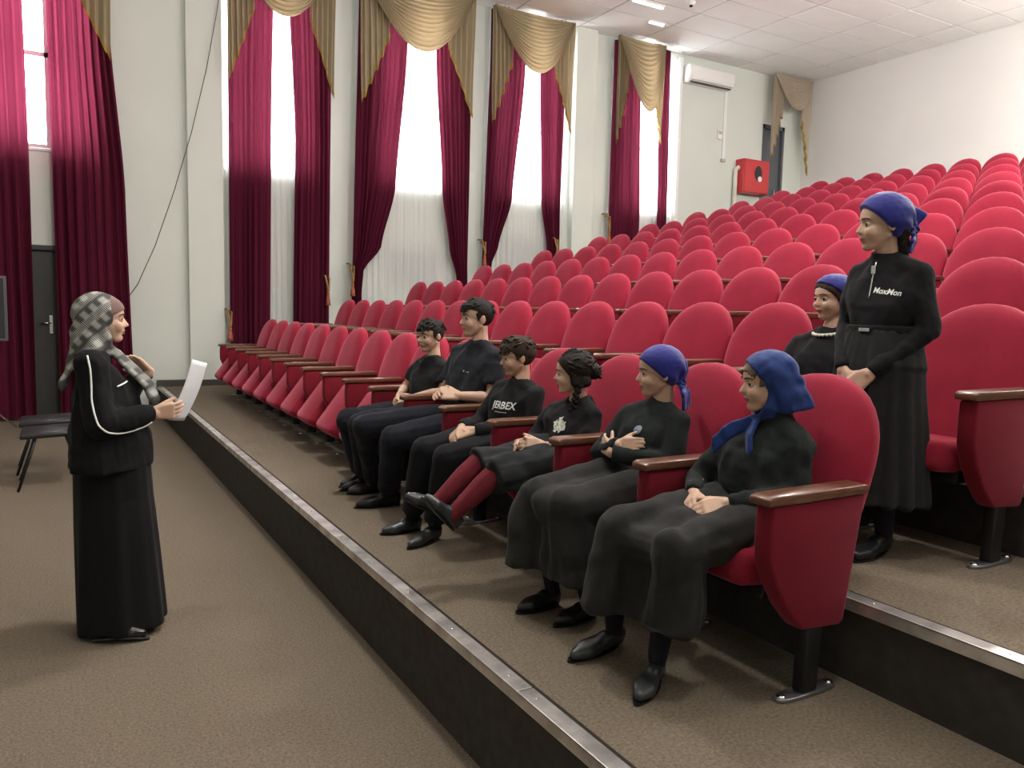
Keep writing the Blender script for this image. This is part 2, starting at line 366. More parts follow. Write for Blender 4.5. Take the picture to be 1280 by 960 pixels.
drape('curtain', 'burgundy curtain tied back left of the widest bright window', 'curtain', CUR, [(1.2, 3.93), (2.1, 3.96), (6.4, 4.04)], [(1.2, 4.10), (1.75, 4.09), (2.1, 4.12), (2.47, 4.40), (3.4, 4.63), (5.45, 4.81), (6.4, 4.9)], 1.0, 6.40, YD, 9, 0.045, group=gd, seed=5, nv=60)
drape('curtain', 'burgundy curtain drawn to the right of the widest bright window', 'curtain', CUR, [(1.4, 5.78), (2.05, 5.72), (2.5, 5.58), (3.43, 5.44), (5.47, 5.30), (6.4, 5.25)], [(1.4, 5.92), (6.4, 5.92)], 1.5, 6.40, YD, 7, 0.04, group=gd, seed=6, nv=60)
drape('curtain', 'burgundy curtain tied back left of the window beside the second pilaster', 'curtain', CUR, [(1.6, 6.20), (6.4, 6.27)], [(1.6, 6.36), (2.3, 6.36), (2.6, 6.48), (3.4, 6.72), (5.45, 6.91), (6.4, 6.95)], 1.7, 6.40, YD, 8, 0.045, group=gd, seed=7, nv=60)
drape('curtain', 'narrow burgundy curtain just left of the second pilaster', 'curtain', CUR, [(2.2, 7.52), (2.7, 7.46), (3.4, 7.33), (5.5, 7.26), (6.4, 7.2)], [(2.2, 7.70), (3.0, 7.72), (6.4, 7.74)], 1.9, 6.40, YD, 6, 0.04, group=gd, seed=8, nv=60)
drape('curtain', 'burgundy curtain right of the second pilaster, left half of its pair', 'curtain', CUR, [(2, 8.80), (6.4, 8.82)], [(2, 9.50), (3.3, 9.49), (5, 9.43), (6.4, 9.40)], 2.3, 6.40, YD, 7, 0.04, group=gd, seed=9)
drape('curtain', 'thin dark burgundy curtain closest to the air conditioner', 'curtain', CUR, [(2, 9.88), (3.3, 9.88), (5, 9.84), (6.4, 9.84)], [(2, 10.14), (3.3, 10.12), (6.4, 10.06)], 2.3, 6.42, YD-0.02, 4, 0.03, group=gd, seed=10)
gt = 'white tulle curtains'
for (a, b, s, lab) in ((2.12, 3.64, 21, 'white tulle behind the straight burgundy curtains'), (4.0, 5.93, 22, 'white tulle over the widest window and its radiator'), (6.22, 7.90, 23, 'white tulle left of the second pilaster'), (8.82, 10.44, 24, 'white tulle hanging left of the air conditioner')):
    zb = floor_at((a+b)/2)+0.30
    drape('tulle_curtain', lab, 'curtain', M_['tulle'], [(0, a), (7, a)], [(0, b), (7, b)], zb, 6.40, YW-0.07, 15, 0.012, nu=160, group=gt, seed=s)
# radiators behind the tulle
for (xc, zc, lab) in ((5.02, 2.45, 'white panel radiator behind the widest tulle curtain'), (7.05, 2.80, 'white panel radiator behind the tulle left of the second pilaster')):
    e = empty('radiator', (xc, YW-0.012, zc-0.55), lab, 'radiator', 'wall radiators')
    bm = bmesh.new()
    for i in range(14): box_bm(bm, (-0.42+i*0.06, -0.022, 0), (-0.37+i*0.06, 0.0, 0.5), 0.006, 1)
    link('radiator_fins', bm_mesh(bm, 'fins'), mat('radiator_paint', (0.45, 0.46, 0.46), 0.4), e)
    box('radiator_rail', (-0.44, -0.026, 0.5), (0.44, 0.0, 0.54), M_['grid'], e)
# swags and tails
def swag_set(x0, x1, zs, ztL, ztR, label, m=None, skew=0.0, left=True, right=True, zin=None):
    m = m or M_['gold']; w = x1-x0; zt = 6.45; xc = (x0+x1)/2; y0 = YW-0.27
    e = empty('swag_valance', (xc, YW-0.2, zs), label, 'valance', 'gold swag valances')
    O = Vector((xc, YW-0.2, zs))
    tw = w*0.25
    def tail(sx, zb, name, seed):
        rr = random.Random(seed); zi = zin or (zb+zt)/2+0.12
        n = 5
        def zbot(u):   # u 0 outer .. 1 inner : stepped cascade
            k = u*n; st = math.floor(k); f = k-st
            base = zb+(zi-zb)*u
            return base + 0.05*math.sin(2*pi*f)
        def fn(u, v):
            xo = x0 if sx < 0 else x1
            x = xo + (-sx)*(tw*u + 0.012*math.sin(u*31))
            x -= sx*0.0 + (-sx)*0.05*(1-v)*(1-u)*-0.6
            z = zbot(u)+(zt-zbot(u))*v
            y = y0 + 0.035*math.sin(2*pi*n*u) + 0.012*math.sin(5*v+u*9)
            return Vector((x, y, z))-O
        link(name, grid_mesh(name, fn, 61, 14), m, e)
        def fr(u, v):
            p = fn(u, 0.0); p = p.copy(); p.z += 0.03-0.085*(1-v); p.y -= 0.012; return p
        link(name+'_fringe', grid_mesh('fringe', fr, 61, 3), M_['fringe'], e)
    if left: tail(-1, ztL, 'tail', 3)
    if right: tail(1, ztR, 'tail', 5)
    nf = 14
    def sw(u, v):
        s = 2*u-1; s0 = s
        D = (zt-zs)
        prof = (1-abs(s)**2.1)
        z = zt - D*(0.02+0.98*v)*prof - 0.02*v
        x = xc + skew*prof*v + s*w*0.485*(1-0.10*v*prof)
        f = v*nf
        ridge = abs(math.sin(pi*f))
        y = y0 - 0.03 - 0.10*prof*math.sin(pi*min(v, 0.85)/1.7) - 0.045*ridge*(0.35+0.65*prof)
        z -= 0.018*ridge*prof
        return Vector((x, y, z))-O
    link('swag', grid_mesh('swag', sw, 57, nf*7+1), m, e)
    return e
swag_set(-1.35, 0.74, 5.45, 4.65, 4.65, 'gold swag valance at the far left, mostly out of the picture')
swag_set(2.13, 3.66, 5.57, 4.66, 4.62, 'gold swag valance over the narrow bright window')
swag_set(4.02, 5.94, 5.47, 4.61, 4.65, 'gold swag valance over the widest bright window')
swag_set(6.24, 7.86, 5.49, 4.59, 4.65, 'gold swag valance just left of the second pilaster')
swag_set(8.78, 9.88, 5.21, 4.59, 4.72, 'gold swag valance just right of the second pilaster', skew=0.12)
swag_set(12.75, 13.92, 5.79, 4.76, 4.55, 'pale gold swag valance over the grey door by the corner', m=M_['palegold'])
# tie-backs
def tieback(x, z, h, label, y=YW-0.26):
    e = empty('curtain_tieback', (x, y, z), label, 'tieback', 'gold tasselled tiebacks')
    tube('rope', [(-0.03, 0.2, h), (-0.03, 0.04, h*0.98), (0.0, 0.0, h*0.55), (0.0, 0.0, 0.17)], 0.014, M_['rope'], e, 6)
    tube('rope_loop', [(0.03, 0.2, h*0.95), (0.03, 0.03, h*0.9), (0.015, 0.0, h*0.5), (0.0, 0.0, 0.17)], 0.012, M_['rope'], e, 6)
    bm = bmesh.new()
    prof = [(0.0, 0.19), (0.02, 0.185), (0.026, 0.165), (0.016, 0.15), (0.022, 0.14), (0.034, 0.06), (0.04, 0.0), (0.0, 0.0)]
    rings = [[bm.verts.new((r*math.cos(a*pi/6), r*math.sin(a*pi/6), zz)) for a in range(12)] for r, zz in prof]
    for A, B in zip(rings, rings[1:]):
        for k in range(12): bm.faces.new((A[k], A[(k+1) % 12], B[(k+1) % 12], B[k]))
    bmesh.ops.remove_doubles(bm, verts=bm.verts, dist=1e-5)
    link('tassel', bm_mesh(bm, 'tassel', True), mat('tassel_thread', (0.34, 0.10, 0.05), 0.8, var=0.4, scale=80), e)
tieback(2.14, 1.02, 0.45, 'tasselled tieback left of the straight curtain by the front row')
tieback(3.55, 1.55, 0.45, 'tasselled tieback between the narrow and the widest window')
tieback(3.93, 1.70, 0.50, 'gold tieback holding the curtain left of the widest window')
tieback(6.19, 2.25, 0.45, 'gold tieback holding the curtain before the second pilaster')
tieback(7.62, 2.42, 0.40, 'gold tieback on the narrow curtain left of the second pilaster')
tieback(8.74, 2.78, 0.55, 'tasselled tieback right of the second pilaster')

# ------------------------------------------------------------------ fixtures on the walls
wire = [(2.10, YW-0.14, 5.95), (2.03, YW-0.14, 5.5), (1.88, YW-0.15, 4.7), (1.68, YW-0.15, 3.85), (1.45, YW-0.15, 3.05), (1.2, YW-0.14, 2.3), (0.98, YW-0.12, 1.78), (0.86, YW-0.12, 1.6)]
o = tube('hanging_cable', wire, 0.0055, M_['base'], None, 6); tag(o, 'thin dark cable hanging slantwise across the white wall', 'cable')
e = empty('air_conditioner', (11.13, YW, 5.96), 'white split air conditioner high on the wall', 'air conditioner')
prof = [(0, 0.32), (-0.19, 0.32), (-0.22, 0.29), (-0.235, 0.16), (-0.20, 0.05), (-0.14, 0.0), (0, 0.0)]
link('ac_body', prism_mesh('ac', prof, 'x', -0.58, 0.58, 0.01), M_['white'], e)
box('ac_flap', (-0.54, -0.215, 0.035), (0.54, -0.205, 0.045), M_['grid'], e)
box('ac_vent', (-0.53, -0.185, 0.0), (0.53, -0.12, 0.018), M_['base'], e)
o = boxes('cable_trunking', [((11.66, YW-0.03, 4.62), (11.73, YW, 5.96))], M_['white']); tag(o, 'thin white vertical cable trunking below the air conditioner', 'trunking')
box('trunking_end', (11.64, YW-0.04, 4.60), (11.75, YW, 4.66), M_['grid'], o)
e = empty('thermostat', (11.58, YW, 5.12), 'small white remote holder on the wall under the air conditioner', 'thermostat')
box('thermostat_body', (-0.06, -0.03, -0.09), (0.06, 0, 0.09), M_['white'], e, bev=0.005)
box('thermostat_screen', (-0.04, -0.034, 0.01), (0.045, -0.029, 0.07), M_['grid'], e)
o = box('wall_conduit', (10.45, YW-0.05, 3.2), (10.53, YW, 6.42), M_['white'], bev=0.006); tag(o, 'white vertical conduit beside the tulle and air conditioner', 'conduit')
e = empty('fire_hose_cabinet', (12.43, YW, 4.02), 'red fire hose cabinet with small window mounted by the grey door', 'fire cabinet')
box('cabinet_body', (-0.36, -0.24, 0), (0.36, 0, 0.67), M_['firered'], e, bev=0.008)
dd = box('cabinet_door', (-0.34, -0.255, 0.02), (0.34, -0.241, 0.65), mat('fire_door_red', (0.55, 0.05, 0.055), 0.4), e, bev=0.004)
bm = bmesh.new(); out = [(0.03+0.10*math.cos(a*pi/12), 0.40+0.15*math.sin(a*pi/12)) for a in range(24)]; bm.free()
link('cabinet_window', prism_mesh('cw', out, 'y', -0.262, -0.256), M_['darkglass'], dd)
out = [(0.07+0.055*math.cos(a*pi/8), 0.29+0.055*math.sin(a*pi/8)) for a in range(16)]
link('hose_nozzle', prism_mesh('cn', out, 'y', -0.27, -0.262), M_['white'], dd)
o = tube('fire_pipe', [(12.02, YW-0.06, 3.1), (12.02, YW-0.06, 4.42), (12.03, YW-0.07, 4.50), (12.08, YW-0.10, 4.53)], 0.045, M_['offwhite'], None, 10); tag(o, 'cream water pipe rising beside the red fire cabinet', 'pipe')
e = empty('queue_post', (13.75, YW-0.5, tz(11)), 'short dark post standing near the corner door', 'post')
tube('post', [(0, 0, 0), (0, 0, 1.05)], 0.03, M_['black'], e, 10)
bm = bmesh.new(); bmesh.ops.create_cone(bm, segments=20, radius1=0.16, radius2=0.13, depth=0.03, cap_ends=True, matrix=Matrix.Translation((0, 0, 0.015))); link('post_base', bm_mesh(bm, 'pb'), M_['black'], e)

# television on a stand and the vinyl chairs at the left -----------------------
e = empty('television', (-1.06, 11.0, 0), 'black flat television on a tripod stand at the left edge', 'television')
box('screen_frame', (-0.60, -0.03, 1.05), (0.58, 0.03, 1.81), mat('tv_bezel', (0.10, 0.10, 0.11), 0.4), e, bev=0.006)
box('screen', (-0.57, -0.036, 1.08), (0.55, -0.029, 1.78), M_['darkglass'], e)
tube('stand_pole', [(0, 0.05, 0.35), (0, 0.05, 1.4)], 0.022, M_['black'], e)
for a in (-0.15, 2.3, 4.3):
    tube('stand_leg', [(0, 0.05, 0.62), (0.64*math.cos(a), 0.05+0.64*math.sin(a), 0.02)], 0.013, M_['chrome'] if a < 0 else M_['black'], e)
def vinyl_chair(x, y, rz, label):
    e = empty('stacking_chair', (x, y, 0), label, 'chair', 'black vinyl stacking chairs'); e.rotation_euler.z = rz
    # faces -x ; seat about 0.45
    def seat(u, v):
        s = 2*u-1; t = v
        return None
    bm = bmesh.new(); box_bm(bm, (-0.23, -0.235, 0.435), (0.21, 0.235, 0.485), 0.022, 3)
    for v in bm.verts:
        if v.co.x < -0.15: v.co.z -= (-0.15-v.co.x)*0.25
    link('seat', bm_mesh(bm, 'seat', True), M_['vinyl'], e)
    bm = bmesh.new(); box_bm(bm, (0.235, -0.23, 0.60), (0.275, 0.23, 0.84), 0.018, 3)
    for v in bm.verts: v.co.x += (v.co.z-0.5)*0.22 - 0.05*(v.co.y/0.23)**2
    link('backrest', bm_mesh(bm, 'backrest', True), M_['vinyl'], e)
    for s in (-1, 1):
        tube('leg', [(-0.12, s*0.20, 0.42), (-0.17, s*0.215, 0.25), (-0.25, s*0.235, 0.0)], 0.011, M_['black'], e)
        tube('leg', [(0.10, s*0.20, 0.42), (0.16, s*0.215, 0.25), (0.25, s*0.235, 0.0)], 0.011, M_['black'], e)
        tube('back_upright', [(0.12, s*0.21, 0.42), (0.22, s*0.21, 0.46), (0.27, s*0.21, 0.70)], 0.010, M_['black'], e)
    tube('seat_rail', [(-0.12, -0.2, 0.425), (-0.12, 0.2, 0.425)], 0.010, M_['black'], e)
    tube('seat_rail', [(0.10, -0.2, 0.425), (0.10, 0.2, 0.425)], 0.010, M_['black'], e)
vinyl_chair(-0.045, 7.60, 0.0, 'black vinyl chair on the lower floor, the nearer of the two')
vinyl_chair(-0.075, 8.30, 0.0, 'black vinyl chair on the lower floor, the farther of the two')
# ------------------------------------------------------------------ auditorium seats
AX = 1.788; AY0 = 1.5805; DS = 0.5505
def back_mesh():
    H0, H1 = 0.36, 0.985
    def hw(z):
        if z < 0.70: 
            t = (z-H0)/(0.70-H0); return 0.240+0.034*math.sin(t*pi/2)
        t = (z-0.70)/(H1-0.70); return 0.2742*max(0.0, 1-t**2.2)**0.475
    N = 18; Mz = 15
    zz = [H0+(0.70-H0)*i/5 for i in range(5)] + [0.70+(H1-0.70)*math.sin(i/(Mz-6)*pi/2) for i in range(Mz-5)]
    def cx(z): return 0.345 + (z-0.36)*0.30 + 0.03*((z-0.66)/0.3)**2*0.3
    bm = bmesh.new(); F = []; B = []
    for z in zz:
        w = max(hw(z), 0.004); rf = []; rb = []
        for i in range(N+1):
            s = -1+2*i/N; s = math.sin(s*pi/2)
            y = s*w
            edge = (1-abs(s)**4)*(1-max(0, (z-0.70)/(H1-0.70))**5 if z > 0.7 else 1)
            rf.append(bm.verts.new((cx(z)+0.042-0.050*edge**0.6, y, z)))
            rb.append(bm.verts.new((cx(z)+0.066+0.034*edge**0.5, y, z)))
        F.append(rf); B.append(rb)
    for j in range(len(zz)-1):
        for i in range(N):
            bm.faces.new((F[j][i], F[j][i+1], F[j+1][i+1], F[j+1][i])); bm.faces.new((B[j][i+1], B[j][i], B[j+1][i], B[j+1][i+1]))
        bm.faces.new((F[j][0], F[j+1][0], B[j+1][0], B[j][0])); bm.faces.new((F[j][N], B[j][N], B[j+1][N], F[j+1][N]))
    for i in range(N):
        bm.faces.new((F[0][i+1], F[0][i], B[0][i], B[0][i+1])); bm.faces.new((F[-1][i], F[-1][i+1], B[-1][i+1], B[-1][i]))
    bmesh.ops.remove_doubles(bm, verts=bm.verts, dist=0.0008)
    return bm_mesh(bm, 'backrest', True)
def cushion(name, rot, pivot):
    bm = bmesh.new(); box_bm(bm, (-0.01, -0.228, -0.055), (0.40, 0.228, 0.055), 0.042, 4)
    for v in bm.verts:
        # rounded front corners and gentle crown
        if v.co.x < 0.12: v.co.y *= 1-0.22*((0.12-v.co.x)/0.13)**2
        if v.co.z > 0: v.co.z += 0.022*(1-(v.co.y/0.228)**2)
    R = Matrix.Rotation(rot, 4, 'Y')
    for v in bm.verts: v.co = R @ v.co + Vector(pivot)
    return bm_mesh(bm, name, True)
ME = {}
ME['back'] = back_mesh(); ME['back'].materials.append(M_['seat'])
ME['down'] = cushion('seat', math.radians(5), (0.01, 0, 0.405)); ME['down'].materials.append(M_['seat'])
ME['fold'] = cushion('seat', math.radians(-52), (-0.045, 0, 0.235)); ME['fold'].materials.append(M_['seat'])
shell = [(0.36, 0.33), (0.395, 0.33), (0.60, 0.86), (0.57, 0.87)]
ME['shell'] = prism_mesh('back_shell', [(0.405, 0.33), (0.43, 0.33), (0.545, 0.70), (0.525, 0.71)], 'y', -0.225, 0.225, 0.008); ME['shell'].materials.append(M_['shell'])
ME['bracket'] = prism_mesh('seat_bracket', [(0.10, 0.30), (0.30, 0.30), (0.34, 0.36), (0.34, 0.40), (0.12, 0.36)], 'y', -0.20, 0.20, 0.006); ME['bracket'].materials.append(M_['black'])
pan = [(0.005, 0.63), (0.0, 0.56), (0.002, 0.47), (0.035, 0.39), (0.085, 0.31), (0.135, 0.255), (0.165, 0.228), (0.34, 0.215), (0.358, 0.225), (0.385, 0.38), (0.41, 0.52), (0.43, 0.63)]
ME['panel'] = prism_mesh('arm_panel', pan, 'y', -0.034, 0.034, 0.012, 3); ME['panel'].materials.append(M_['panel'])
arm = [(-0.018, 0.632), (-0.018, 0.655), (0.0, 0.663), (0.42, 0.663), (0.435, 0.655), (0.435, 0.637), (0.42, 0.632)]
ME['arm'] = prism_mesh('armrest', arm, 'y', -0.040, 0.040, 0.005); ME['arm'].materials.append(M_['wood'])
ME['leg'] = prism_mesh('leg', [(0.205, 0.24), (0.275, 0.24), (0.262, 0.012), (0.196, 0.012)], 'y', -0.024, 0.024, 0.008); ME['leg'].materials.append(M_['black'])
bm = bmesh.new()
out = [(0.235+0.135*math.copysign(abs(math.cos(a*pi/10))**0.6, math.cos(a*pi/10)), 0.03*math.copysign(abs(math.sin(a*pi/10))**0.8, math.sin(a*pi/10))) for a in range(20)]
bm.free()
ME['foot'] = prism_mesh('footplate', out, 'z', 0.0, 0.013, 0.003); ME['foot'].materials.append(M_['steel'])
bm = bmesh.new()
bmesh.ops.create_uvsphere(bm, u_segments=10, v_segments=6, radius=0.017, matrix=Matrix.Translation((0, 0, 0.012)) @ Matrix.Diagonal((1, 1, 0.5, 1)))
ME['bolt'] = bm_mesh(bm, 'bolt', True); ME['bolt'].materials.append(M_['chrome'])
def arm_set(e, dy):
    p = link('arm_panel', ME['panel'], None, e, (0, dy, 0)); link('armrest', ME['arm'], None, e, (0, dy, 0))
    l = link('leg', ME['leg'], None, e, (0, dy, 0)); link('footplate', ME['foot'], None, l); [link('bolt', ME['bolt'], None, l, (bx_, 0, 0)) for bx_ in (0.125, 0.345)]
occ = {(1, 0): 'under the girl in the draped blue kerchief', (1, 1): 'under the girl with crossed arms', (1, 2): 'under the girl in burgundy tights', (1, 3): 'under the boy in the printed sweatshirt', (1, 4): 'under the tall boy', (1, 5): 'under the boy farthest left', (2, 1): 'under the girl with the bead collar'}
down = set(occ) | {(2, 0)}
for n in range(1, 12):
    X = AX + TP*(n-1)
    kmin = 0 if n <= 2 else max(0, int(math.floor((X/1.98-1.86)/DS))-4)
    for k in range(kmin, 16):
        Y = AY0+DS*(k+0.5)
        rowp = 'front row' if n == 1 else ('last row' if n == 11 else '%s row from the front' % ORD[n])
        lab = 'red velour auditorium seat, %s, %s from the window side' % (rowp, ORD[16-k])
        if (n, k) in occ: lab = 'red velour auditorium seat, %s, %s' % (rowp, occ[(n, k)])
        if (n, k) == (2, 0): lab = 'red velour seat behind the standing girl, at the aisle end of second row'
        e = empty('auditorium_seat', (X, Y, tz(n)), lab, 'seat', 'red auditorium seats in rows')
        link('backrest', ME['back'], None, e); link('back_shell', ME['shell'], None, e)
        link('seat', ME['down' if (n, k) in down else 'fold'], None, e); link('seat_bracket', ME['bracket'], None, e)
        arm_set(e, DS/2)
        if k == kmin: arm_set(e, -DS/2)
# ------------------------------------------------------------------ people
def V3(*a): return Vector(a[0]) if len(a) == 1 else Vector(a)
def _ico(n):
    bm = bmesh.new(); bmesh.ops.create_icosphere(bm, subdivisions=n, radius=1.0); v = [x.co.copy() for x in bm.verts]; bm.free(); return v
ICO2 = _ico(2); ICO3 = _ico(3)
class Vol:
    """a solid collected from convex pieces, fused to one continuous skin by a voxel remesh"""
    def __init__(self): self.bm = bmesh.new()
    def pts(self, P, cuts=()):
        b = bmesh.new()
        for p in P: b.verts.new(p)
        r = bmesh.ops.convex_hull(b, input=b.verts)
        dead = [g for g in r.get('geom_interior', []) if isinstance(g, bmesh.types.BMVert)]
        if dead: bmesh.ops.delete(b, geom=dead, context='VERTS')
        for co, no in cuts:      # keep the side opposite to the normal
            bmesh.ops.bisect_plane(b, geom=b.verts[:]+b.edges[:]+b.faces[:], dist=1e-6, plane_co=co, plane_no=no, clear_outer=True)
            es = [e for e in b.edges if e.is_boundary]
            if es: bmesh.ops.holes_fill(b, edges=es, sides=0)
        bmesh.ops.triangulate(b, faces=b.faces[:])
        bmesh.ops.recalc_face_normals(b, faces=b.faces[:])
        mp = {v: self.bm.verts.new(v.co) for v in b.verts}
        for f in b.faces:
            try: self.bm.faces.new([mp[v] for v in f.verts])
            except ValueError: pass
        b.free()
    def hull(self, balls, cuts=(), ico=None):
        self.pts([V3(p)+v*r for p, r in balls for v in (ico or ICO2)], cuts)
    def cap(self, a, b, ra, rb, cuts=()): self.hull([(a, ra), (b, rb)], cuts)
    def chain(self, P, R):
        for i in range(len(P)-1): self.cap(P[i], P[i+1], R[i], R[i+1])
    def cone(self, a, b, ra, rb, sx=1.0, ax=None):
        a, b = V3(a), V3(b); t = (b-a).normalized(); u = (V3(ax) - t*V3(ax).dot(t)).normalized() if ax is not None else t.orthogonal().normalized(); w = t.cross(u)
        P = []
        for k in range(20):
            c, s = math.cos(k*pi/10), math.sin(k*pi/10)
            P.append(a+(u*c*sx+w*s)*ra); P.append(b+(u*c*sx+w*s)*rb)
        self.pts(P)
    def ell(self, c, ax, rad, cuts=()):
        c = V3(c); self.pts([c+ax[0]*(v.x*rad[0])+ax[1]*(v.y*rad[1])+ax[2]*(v.z*rad[2]) for v in ICO3], cuts)
    def mesh(self, name, voxel=0.006, smooth=4, fac=0.5):
        me = bpy.data.meshes.new(name); self.bm.to_mesh(me); self.bm.free()
        o = bpy.data.objects.new(name, me); COL.objects.link(o)
        m = o.modifiers.new('r', 'REMESH'); m.mode = 'VOXEL'; m.voxel_size = voxel; m.use_smooth_shade = True
        if smooth:
            s = o.modifiers.new('s', 'SMOOTH'); s.factor = fac; s.iterations = smooth
        dg = bpy.context.evaluated_depsgraph_get(); out = bpy.data.meshes.new_from_object(o.evaluated_get(dg)); out.name = name
        bpy.data.objects.remove(o); bpy.data.meshes.remove(me)
        out.materials.clear()
        out.polygons.foreach_set('use_smooth', [True]*len(out.polygons))
        return out
def get_co(me):
    a = np.empty(len(me.vertices)*3); me.vertices.foreach_get('co', a); return a.reshape(-1, 3)
def get_no(me):
    a = np.empty(len(me.vertices)*3); me.vertices.foreach_get('normal', a); return a.reshape(-1, 3)
def set_co(me, a): me.vertices.foreach_set('co', a.ravel()); me.update()
def wrinkle(me, amp, freq, seed=0, direction=None, sharp=1.0, mask=None):
    """soft cloth folds: a sum of warped waves along the surface normals"""
    r = np.random.default_rng(seed); p = get_co(me); n = get_no(me); h = np.zeros(len(p))
    warp = np.stack([np.sin(p @ r.normal(0, freq*0.5, 3)+r.uniform(0, 6)) for _ in range(3)], 1)*(0.9/freq)
    q = p+warp
    for i in range(5):
        k = r.normal(0, 1, 3)
        if direction is not None:
            d = np.array(direction, float); d /= np.linalg.norm(d); k = d*np.sign(r.normal())*(1+0.5*r.random()) + k*0.35
        else: k /= np.linalg.norm(k)
        h += np.sin(q @ (k*freq*(0.6+r.random()*0.9)) + r.uniform(0, 6.28))
    h = h/2.2
    h = np.sign(h)*np.abs(h)**sharp
    if mask is not None: h = h*mask(p)
    set_co(me, p+n*(h*amp)[:, None])
def unit(v): v = V3(v); return v.normalized()

def mk_skin(name, c): return mat(name, c, 0.5, spec=0.35, sss=0.12, var=0.06, scale=14)
SKIN = mk_skin('skin', (0.60, 0.395, 0.29)); SKIN2 = mk_skin('skin_warm', (0.57, 0.37, 0.265))
LIP = mat('lips', (0.42, 0.15, 0.13), 0.45)
EYEW = mat('eye_white', (0.50, 0.47, 0.44), 0.3); IRIS = mat('iris', (0.035, 0.02, 0.012), 0.15)
HAIRD = mat('dark_hair', (0.014, 0.011, 0.009), 0.6, spec=0.18, var=0.5, scale=60, bump=0.5, bscale=120)
HAIRB = mat('brown_hair', (0.035, 0.022, 0.014), 0.6, spec=0.18, var=0.5, scale=60, bump=0.5, bscale=120)
HAIRL = mat('light_brown_hair', (0.13, 0.085, 0.05), 0.55, var=0.5, scale=50, bump=0.4, bscale=120)
def fab(name, c, rough=0.9, sheen=0.06, bump=0.15, bs=250, var=0.12, sc=30): return mat(name, c, rough, spec=0.2, sheen=sheen, var=var, scale=sc, bump=bump, bscale=bs)
F_BLACK = fab('black_jersey', (0.013, 0.013, 0.015)); F_GREEN = fab('dark_ribbed_knit', (0.015, 0.019, 0.019), bump=0.35, bs=320)
F_NAVY = fab('charcoal_tshirt', (0.017, 0.018, 0.024)); F_TROUS = fab('black_trousers', (0.010, 0.010, 0.013), sheen=0.04)
F_TROUS2 = fab('dark_navy_trousers', (0.014, 0.015, 0.022), sheen=0.04)
F_SKIRT = fab('dark_grey_skirt', (0.024, 0.0235, 0.023), sheen=0.06); F_SKIRT2 = fab('charcoal_pleated_skirt', (0.021, 0.023, 0.024), sheen=0.06)
F_BLUE = fab('royal_blue_kerchief', (0.020, 0.024, 0.20), 0.55, sheen=0.3, var=0.1); F_BLUE2 = fab('medium_blue_kerchief', (0.016, 0.040, 0.175), 0.6, sheen=0.2, var=0.1)
F_TIGHT = fab('burgundy_tights', (0.15, 0.018, 0.028), bump=0.3, bs=300); F_STOCK = fab('black_stockings', (0.010, 0.010, 0.014))
SHOE = mat('grey_black_leather', (0.030, 0.034, 0.037), 0.32, spec=0.6, var=0.3, scale=25); SHOEB = mat('black_leather_shoe', (0.012, 0.012, 0.014), 0.3, spec=0.5)
PATENT = mat('black_patent', (0.008, 0.008, 0.009), 0.12, spec=0.7)
F_VELVET = fab('black_velvet', (0.006, 0.006, 0.007), 0.9, sheen=0.02, bump=0.1)

def head_frame(J):
    f = unit(J['face']); u0 = V3(J.get('hup', (0, 0, 1))); s = u0.cross(f).normalized(); u = f.cross(s)   # s = person's left
    return f, s, u
def add_head(V, J):
    f, s, u = head_frame(J); h = J['hh']; c = V3(J['head']); ax = (f, s, u)
    def P(a, b, d): return c+f*(a*h)+s*(b*h)+u*(d*h)
    V.ell(P(-0.045, 0, 0.13), ax, (0.43*h, 0.355*h, 0.37*h))
    V.ell(P(0.09, 0, -0.09), ax, (0.300*h, 0.295*h, 0.36*h))
    V.ell(P(0.245, 0, -0.375), ax, (0.105*h, 0.115*h, 0.095*h))
    V.hull([(P(-0.03, 0.25, -0.2), 0.06*h), (P(-0.03, -0.25, -0.2), 0.06*h), (P(0.21, 0.08, -0.38), 0.075*h), (P(0.21, -0.08, -0.38), 0.075*h), (P(0.24, 0.08, -0.2), 0.10*h), (P(0.24, -0.08, -0.2), 0.10*h)])
    ns = J.get('nose', 1.0)
    V.cap(P(0.355, 0, 0.03), P(0.360+0.070*ns, 0, -0.115), 0.026*h, 0.038*h)
    for k in (-1, 1):
        V.cap(P(0.375, 0.042*k, -0.130), P(0.395, 0.025*k, -0.125), 0.030*h, 0.032*h)
        V.ell(P(0.235, 0.165*k, -0.13), ax, (0.130*h, 0.115*h, 0.135*h))
        V.cap(P(0.345, 0.06*k, 0.09), P(0.30, 0.19*k, 0.085), 0.040*h, 0.036*h)
        if J.get('ears', 1): V.ell(P(-0.05, 0.355*k, -0.03), ((f*0.93+s*(-0.35*k)).normalized(), (s*k*0.93+f*0.35).normalized(), u), (0.075*h, 0.030*h, 0.115*h))
    V.ell(P(0.350, 0, -0.232), ax, (0.050*h, 0.085*h, 0.026*h)); V.ell(P(0.342, 0, -0.278), ax, (0.050*h, 0.072*h, 0.028*h))
    nk = V3(J['neck'])
    V.chain([P(-0.09, 0, -0.15), P(-0.10, 0, -0.38), nk], [0.21*h, 0.195*h, 0.235*h])
